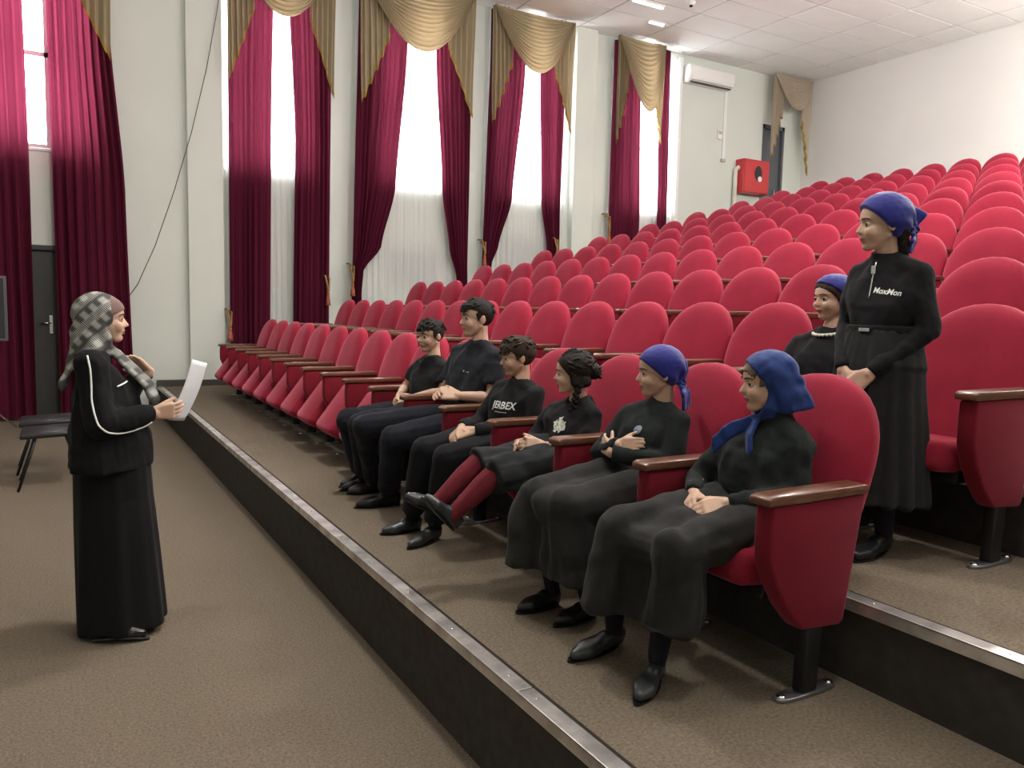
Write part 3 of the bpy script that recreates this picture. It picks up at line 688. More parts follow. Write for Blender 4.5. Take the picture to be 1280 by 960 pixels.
def add_hand(V, w, d, n, side, L=0.15, curl=0.5, spread=0.0, tdir=None):
    """palm, four jointed fingers of unequal length, thumb from the side of the palm; side -1 left, +1 right"""
    w = V3(w); d = unit(d); n = V3(n); n = (n-d*n.dot(d)).normalized(); t = d.cross(n)*side
    q = L/0.15
    k0 = w+d*0.48*L
    V.hull([(w+t*0.10*L, 0.013*q), (w-t*0.10*L, 0.013*q), (k0+t*0.18*L, 0.0105*q), (k0-t*0.19*L, 0.0100*q), (w+d*0.2*L+t*0.17*L, 0.0125*q)])
    for off, ln, r in ((0.185, 0.42, 0.0082), (0.065, 0.48, 0.0085), (-0.06, 0.44, 0.0080), (-0.185, 0.34, 0.0070)):
        p = k0+t*off*L; a = 0.0; dd = (d+t*off*spread).normalized()
        for i, sgm in enumerate((0.45, 0.30, 0.25)):
            a += curl*(0.55, 0.75, 0.55)[i]
            e2 = p+(dd*math.cos(a)+n*math.sin(a))*(ln*sgm*L)
            V.cap(p, e2, r*q*(1-0.09*i), r*q*(0.93-0.10*i)); p = e2
    b = w+d*0.16*L+t*0.17*L
    td = unit(tdir) if tdir is not None else (d*0.75+t*0.6+n*0.35).normalized()
    m1 = b+td*0.24*L; V.cap(b, m1, 0.0115*q, 0.0095*q)
    m2 = m1+(td*0.85+d*0.35+n*0.15*curl).normalized()*0.22*L; V.cap(m1, m2, 0.0092*q, 0.0074*q)

def body_dirs(J):
    b = unit(J['fwd']); l = V3((0, 0, 1)).cross(b).normalized(); return b, l
def add_body(V, J, legs=True):
    s = J['s']; b, l = body_dirs(J)
    add_head(V, J)
    dn = V3(0, 0, -0.030*s); cm = (V3(J['shL'])+V3(J['shR']))/2
    V.hull([(V3(J['shL'])+dn, 0.026*s), (V3(J['shR'])+dn, 0.026*s), (V3(J['neck'])-V3(0, 0, 0.055*s), 0.040*s)])
    sl = J.get('slim', 0.2); hm = (V3(J['hipL'])+V3(J['hipR']))/2
    V.hull([((V3(J['shL'])+dn).lerp(cm, sl), 0.030*s), ((V3(J['shR'])+dn).lerp(cm, sl), 0.030*s), (V3(J['hipL']).lerp(hm, sl-0.2), 0.055*s), (V3(J['hipR']).lerp(hm, sl-0.2), 0.055*s)])
    for k in 'LR':
        V.chain([V3(J['sh'+k])+dn*0.6, J['el'+k], J['wr'+k]], [0.034*s, 0.030*s, 0.0205*s])
        V.cap(V3(J['el'+k]).lerp(V3(J['wr'+k]), 0.3), J['wr'+k], 0.031*s, 0.0205*s)
        if legs: V.chain([J['hip'+k], J['kn'+k], J['an'+k]], [0.06*s, 0.045*s, 0.027*s])
    for hd in J['hands']: add_hand(V, **hd)

def finish_head(me, J):
    """sculpt eye sockets and mouth line, paint the lips"""
    f, s, u = head_frame(J); h = J['hh']; c = np.array(J['head']); B = np.array([f, s, u])
    p = get_co(me); q = (p-c) @ B.T / h
    near = (np.abs(q) < 0.8).all(1) & (q[:, 0] > 0.1)
    d = np.zeros(len(p))
    for k in (-1, 1):
        g = np.exp(-(((q[:, 1]-0.155*k)/0.095)**2+((q[:, 2]-0.0)/0.060)**2)); d += -0.034*g
    d += -0.016*np.exp(-((q[:, 1]/0.085)**2+((q[:, 2]+0.260)/0.013)**2))
    d += -0.006*np.exp(-((q[:, 1]/0.12)**2+((q[:, 2]+0.33)/0.03)**2))
    p = p+np.outer(d*near*h, np.array(f)); set_co(me, p)
    cc = np.empty(len(me.polygons)*3); me.polygons.foreach_get('center', cc); cc = (cc.reshape(-1, 3)-c) @ B.T / h
    lip = (cc[:, 0] > 0.31) & ((cc[:, 1]/0.088)**2+((cc[:, 2]+0.256)/0.042)**2 < 1)
    me.polygons.foreach_set('material_index', lip.astype(np.int32)); me.update()
def sphere_part(name, c, r, axes, pick, mats, parent, seg=16):
    bm = bmesh.new(); bmesh.ops.create_uvsphere(bm, u_segments=seg, v_segments=seg//2+2, radius=1.0)
    dead = []
    for fc in bm.faces:
        m = fc.calc_center_median(); i = pick(m)
        if i is None: dead.append(fc)
        else: fc.material_index = i
    if dead: bmesh.ops.delete(bm, geom=dead, context='FACES')
    for v in bm.verts: v.co = V3(c)+axes[0]*(v.co.x*r)+axes[1]*(v.co.y*r)+axes[2]*(v.co.z*r)
    me = bm_mesh(bm, name, True)
    for m in mats: me.materials.append(m)
    return link(name, me, None, parent)
class Person:
    def __init__(self, J, label, name='person', skin=None, legs=True, brow=None, voxel=0.0042):
        self.J = J; self.O = V3(J['base']); V = Vol(); add_body(V, J, legs)
        me = V.mesh('person', voxel, 2, 0.4); finish_head(me, J)
        me.materials.append(skin or SKIN); me.materials.append(LIP)
        self.shift(me); self.o = link('person', me, None, None, self.O); tag(self.o, label, 'person')
        f, s, u = head_frame(J); h = J['hh']; c = V3(J['head'])-self.O
        for k in (-1, 1):
            ec = c+f*(0.283*h)+s*(0.150*k*h)+u*(0.0*h)
            sphere_part('eye', ec, 0.062*h, (f, s, u), lambda m: 1 if (m.x-0.93)**2+m.y**2+m.z**2 < 0.36 else 0, [EYEW, IRIS], self.o)
            sphere_part('eyelid', ec, 0.069*h, (f, s, u), lambda m: 0 if (m.z > 0.22 or m.z < -0.34) else None, [skin or SKIN], self.o)
            tube('eyelash', [ec+f*(0.062*h*a)+s*(0.062*h*b_)+u*(0.019*h+0.004*h*(1-b_*b_)) for a, b_ in ((0.45, -0.85), (0.85, -0.45), (1.02, 0), (0.85, 0.45), (0.45, 0.85))], 0.0085*h, HAIRD, self.o, 5)
            tube('eyebrow', [c+f*(a*h)+s*(b_*k*h)+u*(z*h) for a, b_, z in ((0.390, 0.065, 0.100), (0.376, 0.13, 0.113), (0.335, 0.20, 0.110), (0.283, 0.25, 0.086))], [0.009*h, 0.014*h, 0.012*h, 0.006*h], brow or HAIRD, self.o, 6)
    def shift(self, me): set_co(me, get_co(me)-np.array(self.O))
    def part(self, name, me, m, parent=None, label=None):
        self.shift(me)
        o = link(name, me, m, parent or self.o)
        if label: o['label'] = label
        return o
    # ---- garments
    def top(self, name, m, sleeve='long', infl=1.0, collar=0.0, seed=0, amp=0.004, waist_z=None, belly=0.0, label=None, hem=True):
        J = self.J; s = J['s']; b, l = body_dirs(J); V = Vol()
        shL, shR, hL, hR, nk = (V3(J[k]) for k in ('shL', 'shR', 'hipL', 'hipR', 'neck'))
        i = infl
        drop = V3(0, 0, -0.006)
        chL = shL.lerp(hL, 0.35)-l*0.045*s+b*0.02*s; chR = shR.lerp(hR, 0.35)+l*0.045*s+b*0.02*s
        waL = shL.lerp(hL, 0.72)-l*0.03*s+b*(0.012*s+belly); waR = shR.lerp(hR, 0.72)+l*0.03*s+b*(0.012*s+belly)
        wr_ = 0.082*s*i
        if not hem:
            waL = shL.lerp(hL, 0.60)-l*0.058*s+b*0.012*s; waR = shR.lerp(hR, 0.60)+l*0.058*s+b*0.012*s; wr_ = 0.074*s
        V.hull([(shL+drop, 0.046*s*i), (shR+drop, 0.046*s*i), (nk-V3(0, 0, 0.022*s), 0.052*s*i), (nk-V3(0, 0, 0.03*s)-b*0.025*s, 0.052*s*i)])
        V.hull([(shL.lerp(nk, 0.5)+V3(0, 0, -0.012*s), 0.05*s), (shR.lerp(nk, 0.5)+V3(0, 0, -0.012*s), 0.05*s), (nk-V3(0, 0, 0.012*s), 0.055*s)])
        V.hull([(shL+drop, 0.044*s*i), (shR+drop, 0.044*s*i), (chL, 0.080*s*i), (chR, 0.080*s*i)])
        V.hull([(chL, 0.080*s*i), (chR, 0.080*s*i), (waL, wr_), (waR, wr_)])
        V.hull([(nk-V3(0, 0, 0.035*s)+b*0.022*s, 0.052*s*i), (chL, 0.078*s*i), (chR, 0.078*s*i), (shL.lerp(nk, 0.45)-V3(0, 0, 0.03*s), 0.045*s), (shR.lerp(nk, 0.45)-V3(0, 0, 0.03*s), 0.045*s)])
        if hem: V.hull([(waL, 0.082*s*i), (waR, 0.082*s*i), (hL+V3(0, 0, 0.03), 0.088*s*i), (hR+V3(0, 0, 0.03), 0.088*s*i)])
        for k in 'LR':
            sh, el, wr = (V3(J[n+k]) for n in ('sh', 'el', 'wr'))
            if sleeve == 'long':
                V.cap(sh+drop, el, 0.050*s*i, 0.043*s*i); V.cap(el, el.lerp(wr, 0.75), 0.043*s*i, 0.036*s*i)
                V.cone(el.lerp(wr, 0.55), el.lerp(wr, 0.97), 0.037*s*i, 0.030*s*i)
            else:
                V.cap(sh+drop, sh.lerp(el, 0.35), 0.050*s*i, 0.050*s*i); V.cone(sh.lerp(el, 0.2), sh.lerp(el, 0.70), 0.052*s*i, 0.052*s*i)
        f, sd, u = head_frame(J); hb = V3(J['head'])-u*(0.30*J['hh'])-f*0.09*J['hh']; nd = (hb-nk).normalized()
        if collar: V.cone(nk-nd*0.03, nk+nd*collar, 0.073*s, 0.056*s)
        else: V.cone(nk-nd*0.035, nk+nd*0.012, 0.076*s, 0.060*s)
        me = V.mesh(name, 0.0065, 4)
        wrinkle(me, amp, 32, seed); wrinkle(me, amp*0.4, 75, seed+3)
        self.topo = self.part(name, me, m, None, label)
        return self.topo
    def trousers(self, name, m, seed=0, r=(0.088, 0.070, 0.060), amp=0.004, cut=0.06, label=None):
        J = self.J; s = J['s']; V = Vol()
        V.hull([(J['hipL'], 0.09*s), (J['hipR'], 0.09*s)])
        for k in 'LR':
            h, kn, an = (V3(J[n+k]) for n in ('hip', 'kn', 'an'))
            V.cap(h, kn, r[0]*s, r[1]*s); V.cap(kn, kn.lerp(an, 0.6), r[1]*s, r[2]*s*1.02); V.cone(kn.lerp(an, 0.5), kn.lerp(an, 1.0-cut), r[2]*s*1.03, r[2]*s)
        me = V.mesh(name, 0.0075, 5); wrinkle(me, amp, 22, seed); wrinkle(me, amp*0.4, 60, seed+1)
        return self.part(name, me, m, None, label)
    def legs(self, name, m, r=(0.062, 0.048, 0.032), seed=0):
        J = self.J; s = J['s']
        for k in 'LR':
            V = Vol(); h, kn, an = (V3(J[n+k]) for n in ('hip', 'kn', 'an'))
            mid = kn.lerp(an, 0.32)
            V.cap(h.lerp(kn, 0.45), kn, r[0]*s, r[1]*s); V.chain([kn, mid, an], [r[1]*s, r[1]*1.03*s, r[2]*s]); V.cap(an, V3(J['hl'+k])+V3(0, 0, 0.015), r[2]*s, 0.026*s)
            self.part(name, V.mesh(name, 0.006, 3), m)
    def shoes(self, m, low=True):
        J = self.J; s = J['s']
        for k in 'LR':
            an, hl, te = (V3(J[n+k]) for n in ('an', 'hl', 'te')); V = Vol(); d = (te-hl).normalized()
            upv = (an-hl); upv = (upv-d*upv.dot(d)).normalized(); sd = d.cross(upv)
            L = (te-hl).length
            V.hull([(hl, 0.026*s), (hl+upv*0.028*s, 0.026*s), (hl+d*L*0.35+upv*0.022*s, 0.028*s), (hl+d*L*0.35, 0.026*s)])
            V.hull([(hl+d*L*0.3+upv*0.012*s, 0.030*s), (hl+d*L*0.70+sd*0.012*s, 0.027*s), (hl+d*L*0.70-sd*0.012*s, 0.027*s), (te-d*0.012*s+upv*(-0.004*s), 0.019*s)])
            me = V.mesh('shoe', 0.005, 3); o = self.part('shoe', me, m)
            # flat sole
            out = []
            for i in range(20):
                a = i*pi/10; t = (math.cos(a)+1)/2; w = (0.028+0.006*math.sin(t*pi))*s
                out.append(hl+d*((L+0.040*s)*t-0.024*s)+sd*math.sin(a)*w - upv*0.0265*s)
            Vs = Vol(); Vs.pts([x for x in out]+[x+upv*0.008 for x in out]); mo = bpy.data.meshes.new('sole'); Vs.bm.to_mesh(mo); Vs.bm.free()
            self.shift(mo); link('sole', mo, SHOEB, o)
    def skirt_long(self, name, m, hemz, seed=0, amp=0.012, back=0.0, hem=None, r=0.085, label=None):
        J = self.J; s = J['s']; b, l = body_dirs(J); V = Vol()
        hL, hR, kL, kR = (V3(J[k]) for k in ('hipL', 'hipR', 'knL', 'knR'))
        cut = [(V3(0, 0, hemz), V3(0, 0, -1))]
        V.hull([(hL, 0.10*s), (hR, 0.10*s)])
        for h, k in ((hL, kL), (hR, kR)): V.cap(h, k, 0.094*s, 0.078*s)
        dz = V3(0, 0, -0.022)
        V.hull([(hL+dz, 0.09*s), (hR+dz, 0.09*s), (kL+dz, 0.068*s), (kR+dz, 0.068*s)])
        hems = {}
        for k, kn in (('L', kL), ('R', kR)):
            an = V3(J['an'+k]); q = kn.lerp(an, 1.05)
            if hem: q = V3(hem[k])
            hems[k] = q
            V.cap(kn, q, 0.078*s, r*s*1.08, cut)
            bk = q-b*0.07*s
            V.hull([(kn-b*0.05*s+dz, 0.06*s), (q, 0.075*s), (bk, 0.07*s), (kn, 0.06*s)], cut)
        bb_ = -b*(0.03+back)
        V.hull([(kL+dz-b*0.025, 0.055*s), (kR+dz-b*0.025, 0.055*s), (hems['L']+bb_, 0.065*s), (hems['R']+bb_, 0.065*s)], cut)
        me = V.mesh(name, 0.008, 6)
        wrinkle(me, amp, 17, seed, direction=l+V3(0.15, 0, 0.2), mask=lambda p: np.clip((np.array(hL)[2]+0.09-p[:, 2])/0.12, 0.25, 1)); wrinkle(me, amp*0.45, 38, seed+5)
        return self.part(name, me, m, None, label)
    # ---- hair and scarves
    def P(self, a, b, d):
        f, s, u = head_frame(self.J); return V3(self.J['head'])+(f*a+s*b+u*d)*self.J['hh']
    def hair_short(self, m, seed=0, fringe=0.20, side=-0.02, puff=1.0, locks=150, lift=0.0):
        f, s, u = head_frame(self.J); h = self.J['hh']; V = Vol(); r = random.Random(seed)
        c = self.P(-0.045, 0, 0.13); rad = (0.452*h*puff, 0.378*h*puff, 0.395*h*puff)
        n1 = (f*0.42-u*0.9).normalized()
        V.ell(c, (f, s, u), rad, [(self.P(0.36, 0, fringe+0.03), (f*0.30-u*0.95).normalized()), (self.P(0.02, 0, side), (f*0.75-u*0.66).normalized())])
        V.ell(c, (f, s, u), (rad[0]*1.0, rad[1]*0.985, rad[2]), [(self.P(-0.10, 0, -0.2), (f*0.9-u*0.43).normalized()), (self.P(-0.3, 0, -0.30), (-u).normalized())])
        for k in (-1, 1):   # side burns
            V.hull([(self.P(0.10, 0.325*k, 0.12), 0.03*h), (self.P(0.07, 0.335*k, -0.06), 0.016*h), (self.P(0.0, 0.34*k, 0.1), 0.03*h)])
        for i in range(locks):
            th = r.uniform(0, 2*pi); ph = r.uniform(0.03, 1.05)
            d = (f*math.cos(th)*math.sin(ph)+s*math.sin(th)*math.sin(ph)+u*math.cos(ph))
            pt = c+f*(d.dot(f)*rad[0])+s*(d.dot(s)*rad[1])+u*(d.dot(u)*rad[2])
            x, z = (pt-V3(self.J['head'])).dot(f)/h, (pt-V3(self.J['head'])).dot(u)/h
            if x > 0.1 and z < fringe+0.06: continue
            flow = (f*0.8+s*(0.25+r.uniform(-0.18, 0.18))-u*0.1) if x > -0.15 else (-u+s*r.uniform(-0.15, 0.15)-f*0.2)
            flow = (flow-d*flow.dot(d)).normalized()
            L = r.uniform(0.16, 0.28)*h
            e2 = pt+flow*L+d*(0.012*h+lift*h*r.random())
            V.cap(pt-d*0.012*h, e2-d*0.035*h, 0.024*h, 0.012*h)
        # fringe
        for i in range(16):
            t = -1+2*i/15; a0 = self.P(0.36-0.12*t*t, 0.27*t, fringe+0.10); a1 = self.P(0.42-0.15*t*t, 0.28*t+r.uniform(-.04, .04), fringe-r.uniform(0.0, 0.06)-0.02)
            V.cap(a0, a1, 0.034*h, 0.010*h)
        me = V.mesh('hair', 0.0036, 1); return self.part('hair', me, m)
    def strip(self, V, pts, w, th, axis):
        """a folded band of cloth along points, width w (list), thickness th"""
        n = len(pts)
        for i in range(n-1):
            a, b = V3(pts[i]), V3(pts[i+1]); ax = [unit(x) for x in (axis if isinstance(axis, list) else [axis]*n)]
            V.hull([(a+ax[i]*w[i]/2, th), (a-ax[i]*w[i]/2, th), (b+ax[i+1]*w[i+1]/2, th), (b-ax[i+1]*w[i+1]/2, th)])
    def decal(self, me, origin, right, upv, m, name, off=0.0018, depth=None):
        """lay a flat mesh (xy) on the garment: project each point along the view of the cloth"""
        bv = BVHTree.FromObject(self.topo, bpy.context.evaluated_depsgraph_get()); right = unit(right); upv = V3(upv); upv = (upv-right*upv.dot(right)).normalized(); n = right.cross(upv)
        for v in me.vertices:
            p = V3(origin)-self.O+right*v.co.x+upv*v.co.y
            hit = bv.ray_cast(p+n*0.15, -n, 0.4)
            v.co = (hit[0]+n*off) if hit[0] is not None else p
        me.update(); return link(name, me, m, self.o)
def text_mesh(txt, size, bold=0.0, shear=0.0):
    cu = bpy.data.curves.new('t', 'FONT'); cu.body = txt; cu.size = size; cu.align_x = 'CENTER'; cu.align_y = 'CENTER'; cu.offset = bold; cu.shear = shear; cu.resolution_u = 3
    o = bpy.data.objects.new('t', cu); COL.objects.link(o); me = bpy.data.meshes.new_from_object(o.evaluated_get(bpy.context.evaluated_depsgraph_get())); bpy.data.objects.remove(o); bpy.data.curves.remove(cu)
    bm = bmesh.new(); bm.from_mesh(me); bmesh.ops.triangulate(bm, faces=bm.faces[:]); bmesh.ops.subdivide_edges(bm, edges=[e for e in bm.edges if e.calc_length() > size*0.3], cuts=2); bm.to_mesh(me); bm.free(); me.materials.clear()
    return me
FWD = (-1, 0, 0)
Z1 = T0; Z2 = tz(2)
def lap_hands(wL, wR, L=0.145, dz=-0.25, cross=0.55):
    return [dict(w=wL, d=(-0.8, cross, dz), n=(0.25, 0.55, -0.8), side=-1, L=L, curl=0.55), dict(w=wR, d=(-0.8, -cross, dz), n=(0.25, -0.55, -0.8), side=1, L=L, curl=0.60)]

# --- girl in the draped blue kerchief (aisle end of the front row)
J = dict(base=(2.05, 1.86, Z1), s=1.0, fwd=FWD, ears=0, head=(2.10, 1.87, 1.338), face=(-0.85, 0.52, -0.10), hh=0.205, neck=(2.135, 1.86, 1.205),
         shL=(2.125, 1.745, 1.150), shR=(2.085, 1.985, 1.135), elL=(2.085, 1.700, 0.985), elR=(1.985, 2.06, 0.975), wrL=(1.865, 1.80, 0.955), wrR=(1.865, 1.955, 0.955),
         hipL=(2.06, 1.78, 0.905), hipR=(2.06, 1.95, 0.905), knL=(1.635, 1.775, 0.845), knR=(1.60, 2.00, 0.850), anL=(1.635, 1.84, 0.475), anR=(1.66, 2.10, 0.475),
         hlL=(1.655, 1.862, 0.410), teL=(1.50, 1.765, 0.407), hlR=(1.70, 2.13, 0.410), teR=(1.485, 2.095, 0.407))
J['hands'] = lap_hands(J['wrL'], J['wrR'])
p = Person(J, 'seated girl in blue kerchief tied under the chin, dark turtleneck and long skirt')
p.top('turtleneck', F_GREEN, 'long', collar=0.05, seed=11, amp=0.0052)
p.skirt_long('long_skirt', F_SKIRT, 0.585, seed=12, hem={'L': (1.62, 1.80, 0.50), 'R': (1.58, 2.06, 0.50)}, r=0.098)
p.legs('stocking', F_STOCK); p.shoes(SHOE)
f, s, u = head_frame(J); h = J['hh']
V = Vol()
cutp = [(p.P(0.16, 0, 0.1), (f*0.90+u*(-0.02)).normalized())]
V.ell(p.P(-0.05, 0, 0.13), (f, s, u), (0.485*h, 0.41*h, 0.425*h), [(p.P(0.24, 0, 0.2), (f*0.80-u*0.42).normalized())])
V.hull([(p.P(-0.08, 0.30, 0.15), 0.11*h), (p.P(-0.08, -0.30, 0.15), 0.11*h), (p.P(0.06, 0.25, -0.40), 0.07*h), (p.P(0.06, -0.25, -0.40), 0.07*h), (p.P(-0.30, 0.2, -0.1), 0.15*h), (p.P(-0.30, -0.2, -0.1), 0.15*h), (p.P(-0.30, 0.28, -0.48), 0.05*h), (p.P(-0.30, -0.28, -0.48), 0.05*h)])
V.hull([(p.P(-0.25, 0.15, 0.25), 0.2*h), (p.P(-0.25, -0.15, 0.25), 0.2*h), (p.P(-0.66, 0.20, -0.42), 0.05*h), (p.P(-0.62, -0.20, -0.42), 0.05*h), (p.P(-0.30, 0.32, -0.45), 0.05*h), (p.P(-0.30, -0.32, -0.45), 0.05*h)])
V.hull([(p.P(0.10, 0.25, -0.38), 0.06*h), (p.P(0.20, 0.05, -0.58), 0.05*h), (p.P(0.0, 0.22, -0.52), 0.05*h)])
V.hull([(p.P(0.10, -0.25, -0.38), 0.06*h), (p.P(0.20, -0.05, -0.58), 0.05*h), (p.P(0.0, -0.22, -0.52), 0.05*h)])
V.ell(p.P(0.22, 0.03, -0.60), (f, s, u), (0.09*h, 0.10*h, 0.08*h))
n0 = p.P(0.22, 0.03, -0.60)
p.strip(V, [n0, n0+V3(-0.035, -0.005, -0.05), n0+V3(-0.045, -0.012, -0.105), n0+V3(-0.035, -0.02, -0.15)], [0.035, 0.05, 0.06, 0.055], 0.009, (s+V3(-0.4, -0.4, 0)).normalized())
p.strip(V, [n0, n0+V3(-0.06, 0.06, -0.045), n0+V3(-0.095, 0.10, -0.10)], [0.03, 0.045, 0.05], 0.007, u)
me = V.mesh('headscarf', 0.005, 3); wrinkle(me, 0.0025, 45, 3, direction=(0.4, 0.3, 1)); p.part('headscarf', me, F_BLUE2)
V = Vol(); r_ = random.Random(5)
for i in range(26):
    t = -1+2*i/25; V.cap(p.P(0.27-0.04*t*t, 0.26*t, 0.36-0.12*t*t), p.P(0.395-0.13*t*t, 0.26*t+r_.uniform(-.03, .03), 0.23-0.14*t*t), 0.03*h, 0.012*h)
V.hull([(p.P(0.16, 0.30, 0.15), 0.03*h), (p.P(0.20, 0.29, -0.02), 0.02*h), (p.P(0.1, 0.31, 0.0), 0.03*h)])
p.part('hair', V.mesh('hair', 0.004, 1), HAIRL)
V = Vol(); V.hull([(p.P(-0.32, 0.1, -0.40), 0.06*h), (p.P(-0.32, -0.1, -0.40), 0.06*h), (p.P(-0.36, 0.0, -0.85), 0.05*h)])
me = V.mesh('hair', 0.005, 2); wrinkle(me, 0.002, 120, 4, direction=s); p.part('hair', me, HAIRL)

# --- girl with crossed arms
J = dict(base=(2.05, 2.41, Z1), s=0.98, fwd=FWD, head=(2.085, 2.412, 1.326), face=(-0.88, 0.47, -0.06), hh=0.20, neck=(2.11, 2.41, 1.195),
         shL=(2.085, 2.290, 1.150), shR=(2.05, 2.535, 1.148), elL=(2.020, 2.245, 0.995), elR=(1.935, 2.585, 0.985), wrL=(1.885, 2.435, 1.015), wrR=(1.905, 2.420, 1.046),
         hipL=(2.06, 2.325, 0.905), hipR=(2.06, 2.495, 0.905), knL=(1.625, 2.335, 0.835), knR=(1.615, 2.54, 0.845), anL=(1.74, 2.375, 0.475), anR=(1.69, 2.545, 0.475),
         hlL=(1.77, 2.38, 0.41), teL=(1.60, 2.37, 0.407), hlR=(1.71, 2.55, 0.41), teR=(1.54, 2.545, 0.407))
J['hands'] = [dict(w=J['wrL'], d=(0.15, 0.9, 0.25), n=(0.9, -0.1, -0.1), side=-1, L=0.14, curl=0.35), dict(w=J['wrR'], d=(0.45, -0.8, 0.12), n=(0.8, 0.4, -0.25), side=1, L=0.125, curl=0.75)]
p = Person(J, 'seated girl with arms crossed, blue head kerchief knotted behind, long grey skirt')
p.top('black_top', F_GREEN, 'long', seed=21, amp=0.0052, collar=0.012)
p.skirt_long('long_skirt', F_SKIRT, 0.565, seed=22, hem={'L': (1.66, 2.32, 0.48), 'R': (1.58, 2.57, 0.48)}, r=0.10)
p.legs('stocking', F_STOCK); p.shoes(SHOEB)
def bandana(p, m, pt_top, tails, knot, rim=0.02, puff=1.0, seed=0, low=-0.34, front=0.30):
    f, s, u = head_frame(p.J); h = p.J['hh']; V = Vol()
    A = p.P(0.37, 0, front); B = p.P(-0.30, 0, low)
    dl = (A-B).normalized(); nrm = s.cross(dl).normalized()
    if nrm.dot(u) > 0: nrm = -nrm
    V.ell(p.P(-0.055, 0, 0.135), (f, s, u), (0.475*h*puff, 0.402*h*puff, 0.425*h*puff), [(A, nrm)])
    if pt_top: V.hull([(p.P(-0.1, 0.1, 0.45), 0.08*h), (p.P(-0.1, -0.1, 0.45), 0.08*h), (p.P(*pt_top), 0.05*h), (p.P(-0.35, 0, 0.0), 0.1*h), (p.P(-0.4, 0.1, -0.1), 0.08*h), (p.P(-0.4, -0.1, -0.1), 0.08*h)])
    K = p.P(*knot); V.ell(K, (f, s, u), (0.09*h, 0.11*h, 0.09*h))
    for pts, w in tails: p.strip(V, [K]+[p.P(*q) for q in pts], w, 0.03*h, (f*0.5+s).normalized())
    me = V.mesh('headscarf', 0.0045, 2)
    c = np.array(p.J['head']); kk = np.array(K)
    q = get_co(me); n = get_no(me); d = q-kk; B_ = np.array([f, s, u]); e = d @ B_.T
    ang = np.arctan2(e[:, 1], e[:, 2]+0.02); rr = np.linalg.norm(d, axis=1)
    amp = np.clip(1-rr/(0.75*h), 0, 1)*0.005
    set_co(me, q+n*(np.sin(ang*13+seed)*amp)[:, None]); wrinkle(me, 0.0015, 40, seed)
    return p.part('headscarf', me, m)
bandana(p, F_BLUE, None, [([(-0.52, 0.14, -0.45), (-0.50, 0.16, -0.72)], [0.06, 0.10, 0.085]), ([(-0.56, -0.06, -0.42), (-0.58, -0.08, -0.66)], [0.06, 0.09, 0.07]), ([(-0.54, 0.08, 0.05), (-0.50, 0.1, 0.22)], [0.05, 0.08, 0.05])], (-0.44, 0.06, -0.20), seed=2, puff=1.04)
me = bpy.data.meshes.new('badge'); bm = bmesh.new(); bmesh.ops.create_circle(bm, cap_ends=True, cap_tris=True, segments=16, radius=0.017); bm.to_mesh(me); bm.free()
p.decal(me, (1.93, 2.395, 1.105), (0, -1, 0), (0, 0, 1), mat('badge_blue_white', (0.25, 0.28, 0.38), 0.3), 'badge')

# --- girl in burgundy tights
J = dict(base=(2.03, 2.96, Z1), s=0.95, fwd=FWD, ears=0, head=(2.05, 2.962, 1.280), face=(-0.82, 0.57, -0.08), hh=0.193, neck=(2.085, 2.96, 1.155),
         shL=(2.08, 2.845, 1.105), shR=(2.035, 3.075, 1.105), elL=(2.03, 2.80, 0.965), elR=(1.94, 3.12, 0.955), wrL=(1.865, 2.925, 0.965), wrR=(1.85, 3.01, 0.960),
         hipL=(2.04, 2.88, 0.90), hipR=(2.04, 3.04, 0.90), knL=(1.63, 2.90, 0.868), knR=(1.605, 3.03, 0.885), anL=(1.445, 2.95, 0.690), anR=(1.425, 3.055, 0.725),
         hlL=(1.452, 2.952, 0.645), teL=(1.322, 2.95, 0.785), hlR=(1.418, 3.06, 0.690), teR=(1.280, 3.062, 0.768))
J['hands'] = [dict(w=J['wrL'], d=(-0.9, 0.25, 0.05), n=(0.1, 0.8, -0.4), side=-1, L=0.135, curl=0.5), dict(w=J['wrR'], d=(-0.9, -0.25, 0.0), n=(0.1, -0.8, -0.4), side=1, L=0.135, curl=0.5)]
p = Person(J, 'seated girl with dark braid, burgundy tights and legs stretched out')
p.top('black_sweater', F_BLACK, 'long', seed=31, amp=0.0052)
p.legs('tights_leg', F_TIGHT, (0.066, 0.052, 0.036)); p.shoes(SHOE)
s_ = J['s']; V = Vol(); b, l = body_dirs(J)
hL, hR, kL, kR = (V3(J[k]) for k in ('hipL', 'hipR', 'knL', 'knR'))
V.hull([(hL, 0.10*s_), (hR, 0.10*s_), (hL.lerp(kL, 0.5), 0.085), (hR.lerp(kR, 0.5), 0.085)])
cut = [(kL+V3(-0.03, 0, 0), V3(-1, 0, -0.25))]
for hh_, kk_ in ((hL, kL), (hR, kR)): V.cap(hh_, kk_+V3(-0.06, 0, -0.01), 0.09*s_, 0.078*s_, cut)
V.hull([(hL, 0.08*s_), (hR, 0.08*s_), (kL+V3(-0.05, -0.02, -0.03), 0.07*s_), (kR+V3(-0.05, 0.02, -0.03), 0.07*s_)], cut)
V.hull([(hL.lerp(kL, 0.3), 0.05), (hL.lerp(kL, 0.75)+V3(0, -0.06, -0.06), 0.028), (kL+V3(0.02, -0.05, -0.055), 0.028), (kL+V3(0, 0, 0.02), 0.05)])
me = V.mesh('short_skirt', 0.007, 4); wrinkle(me, 0.007, 30, 33, direction=(0.1, 1, 0.4)); p.part('pleated_skirt', me, F_SKIRT2)
